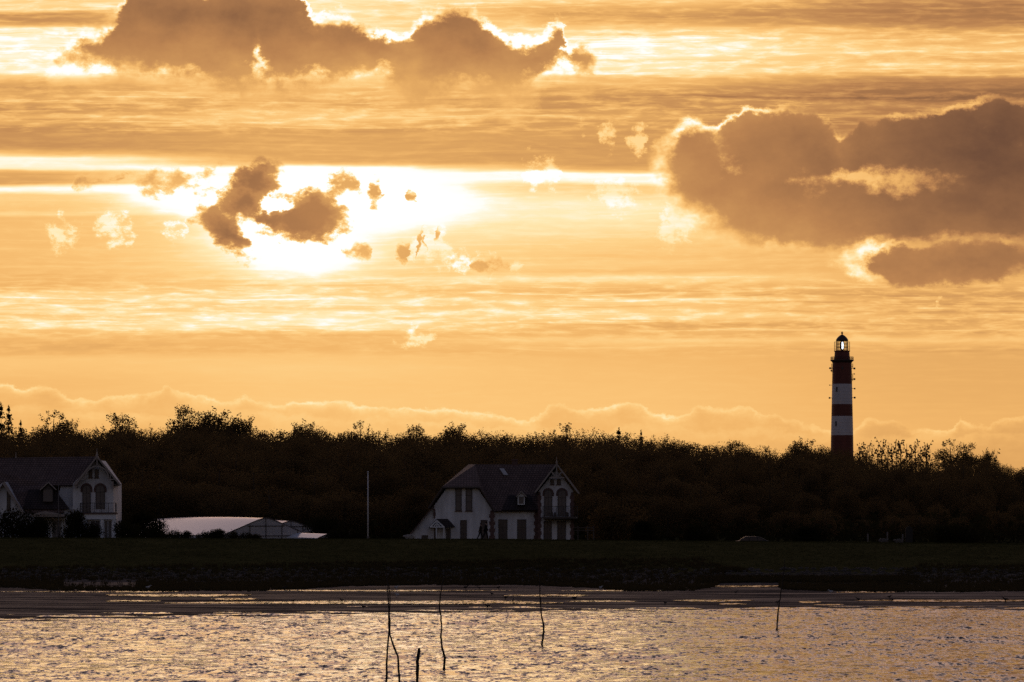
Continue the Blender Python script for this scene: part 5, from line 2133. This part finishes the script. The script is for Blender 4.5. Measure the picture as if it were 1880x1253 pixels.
core2 = nt.smooth(X, 1230, 1880, 0.25, 0.02) + nt.smooth(Yv, 230, 440, -0.02, 0.055) + interior * 0.42 + gapd * nt.smooth(X, 1600, 1800, 0.46, 0.30) + (sd.max(0.0) * (-1.0 / 42.0)).exp() * nt.smooth(X, 1250, 1800, 0.22, 0.09)
soft2 = nt.smooth(CX - Yv * 0.25, 1130, 1330, 60.0, 20.0)
t = cloud(t, sd, soft2, core2, nt.smooth(X, 1200, 1900, 0.44, 0.36) * nt.smooth(s2, 8.0, 60.0, 0.35, 1.0), nt.smooth(X, 1200, 1500, 0.46, 0.20), 1.0, 8.0)

# lower right cloud
C3T = [(-60, 470), (1532, 476), (1552, 460), (1580, 451), (1650, 448), (1700, 450), (1770, 444), (1830, 441), (1880, 436), (1940, 436)]
C3B = [(-60, 480), (1532, 484), (1566, 508), (1610, 518), (1700, 521), (1800, 519), (1880, 514), (1940, 514)]
s1, s2 = layer(C3T, C3B, CXs, CYs)
sd = s1.min(s2).min((CXs - 1530.0) * 0.7)
soft3 = nt.smooth(CX, 1550, 1650, 64.0, 18.0) + nt.smooth(CX, 1830, 1880, 0.0, 40.0)
t = cloud(t, sd, soft3, 0.20 + nt.smooth(X, 1650, 1880, 0.03, -0.03) + interior * 0.45 + (sd.max(0.0) * (-1.0 / 20.0)).exp() * 0.12, nt.smooth(X, 1600, 1700, 0.40, 0.05), 0.34, 1.0, 11.0)

# torn cloud in front of the sun
sd = ell(463, 335, 44, 34).max(ell(446, 374, 46, 30)).max(ell(420, 424, 66, 27, 38)).max(ell(562, 400, 78, 46)).max(ell(505, 400, 62, 30)).max(ell(480, 312, 34, 16))
hole4 = gauss(515, 376, 26, 11, CX, CY) * 34.0 + gauss(462, 440, 9, 24, CX, CY) * 22.0 + gauss(478, 412, 18, 7, CX, CY) * 14.0
sd = sd - hole4
core4 = 0.22 + nt.smooth(sd, 26.0, 4.0, 0.0, 0.16) + nt.smooth(X, 420, 600, -0.05, 0.06) + interior * 0.35
t = t.min(1.25)
t = cloud(t, sd, 17.0, core4, 0.0, 0.46, 1.0, 8.0)

# dark shreds near the sun
sd = ell(326, 330, 72, 26, -6, CXs, CYs).max(ell(390, 312, 44, 17, -28, CXs, CYs))
t = cloud(t, sd, 26.0, 0.46 + interior * 0.4, 0.0, 0.80, 0.85, 4.0)
s = puffs([ (632, 340, 32, 20), (685, 350, 19, 28), (757, 360, 16, 11)], CXs, CYs)
t = cloud(t, s, 22.0, 0.42 + interior * 0.3, 0.0, 0.75, 0.9, 9.0)
s = puffs([(660, 459, 28, 11), (752, 467, 32, 27), (788, 432, 22, 17), (898, 492, 40, 14), (180, 332, 50, 12)], CXs, CYs)
t = cloud(t, s, 24.0, 0.43 + interior * 0.3, 0.10, 0.70, 0.8, 10.0)

RAMP = [(0.0, srgb(112, 78, 58)), (0.10, srgb(139, 97, 67)), (0.20, srgb(164, 115, 75)), (0.30, srgb(186, 131, 82)), (0.40, srgb(204, 148, 90)), (0.50, srgb(226, 168, 98)),
        (0.58, srgb(243, 184, 108)), (0.66, srgb(252, 198, 122)), (0.75, srgb(255, 212, 140)), (0.86, srgb(255, 234, 180)), (0.96, srgb(255, 250, 228)), (1.0, srgb(255, 255, 248))]
west = nt.ramp(t, RAMP)
boost = (t - 1.0).max(0.0).min(0.5) * 0.8 + 1.0
vm = nt.node('ShaderNodeVectorMath', operation='SCALE')
nt.link(west, vm.inputs[0])
nt.put(boost, vm.inputs['Scale'])
# dome: clear dusk sky overhead and in the east
vs = nt.node('ShaderNodeVectorMath', operation='MULTIPLY')
nt.link(sky.outputs[0], vs.inputs[0])
vs.inputs[1].default_value = (0.112, 0.084, 0.110)
# the golden west fades upward and sideways
el = dz / ys
wgt = nt.smooth(el, 0.125, 0.20, 1.0, 0.0) * nt.smooth(dy, 0.62, 0.97)
# added grey-rose band above the visible sky, colouring what the water reflects
rose_band = nt.ramp(el * 0.8, [(0.096, srgb(248, 210, 192)), (0.256, srgb(226, 198, 188)), (0.56, srgb(156, 140, 148)), (0.96, srgb(92, 88, 106))])
wv = nt.smooth(el, 0.75, 1.6, 0.8, 0.0) * nt.smooth(dy, 0.15, 0.75)
mv = nt.node('ShaderNodeMix', data_type='RGBA')
nt.put(wv, mv.inputs[0])
nt.link(vs.outputs[0], mv.inputs[6])
nt.link(rose_band, mv.inputs[7])
mx = nt.node('ShaderNodeMix', data_type='RGBA')
nt.put(wgt, mx.inputs[0])
nt.link(mv.outputs[2], mx.inputs[6])
nt.link(vm.outputs[0], mx.inputs[7])
nt.link(mx.outputs[2], bg.inputs[0])
bg.inputs[1].default_value = 1.0
nt.link(bg.outputs[0], wout.inputs[0])
world.cycles.sampling_method = 'MANUAL'
world.cycles.sample_map_resolution = 1024

sl = bpy.data.lights.new('sun', 'SUN')
sl.energy = 0.025
sl.angle = rad(10)
sl.color = (1.0, 0.62, 0.30)
so = bpy.data.objects.new('sun', sl)
so.rotation_euler = (-sun_dir).to_track_quat('-Z', 'Y').to_euler()
so.location = (0, 0, 60)
COL.objects.link(so)

# ------------------------------------------------------------------ camera and render settings
cam = bpy.data.cameras.new('camera')
cam.sensor_fit = 'HORIZONTAL'
cam.sensor_width = 36.0
cam.lens = 36.0 * F / 1880.0
cam.shift_x = 0.0
cam.shift_y = (HOR - 626.5) / 1880.0
cam.clip_start = 0.5
cam.clip_end = 30000
co = bpy.data.objects.new('camera', cam)
co.location = (0, 0, H)
co.rotation_euler = (rad(90), 0, 0)
COL.objects.link(co)
SC.camera = co

SC.view_settings.view_transform = 'Standard'
SC.view_settings.look = 'None'
SC.view_settings.exposure = 0.0
SC.view_settings.gamma = 1.0
SC.render.engine = 'CYCLES'
SC.cycles.use_denoising = False
SC.cycles.max_bounces = 6
SC.cycles.diffuse_bounces = 2
SC.cycles.glossy_bounces = 3
SC.cycles.transmission_bounces = 4
SC.cycles.transparent_max_bounces = 8
SC.cycles.sample_clamp_indirect = 4.0
SC.cycles.caustics_reflective = False
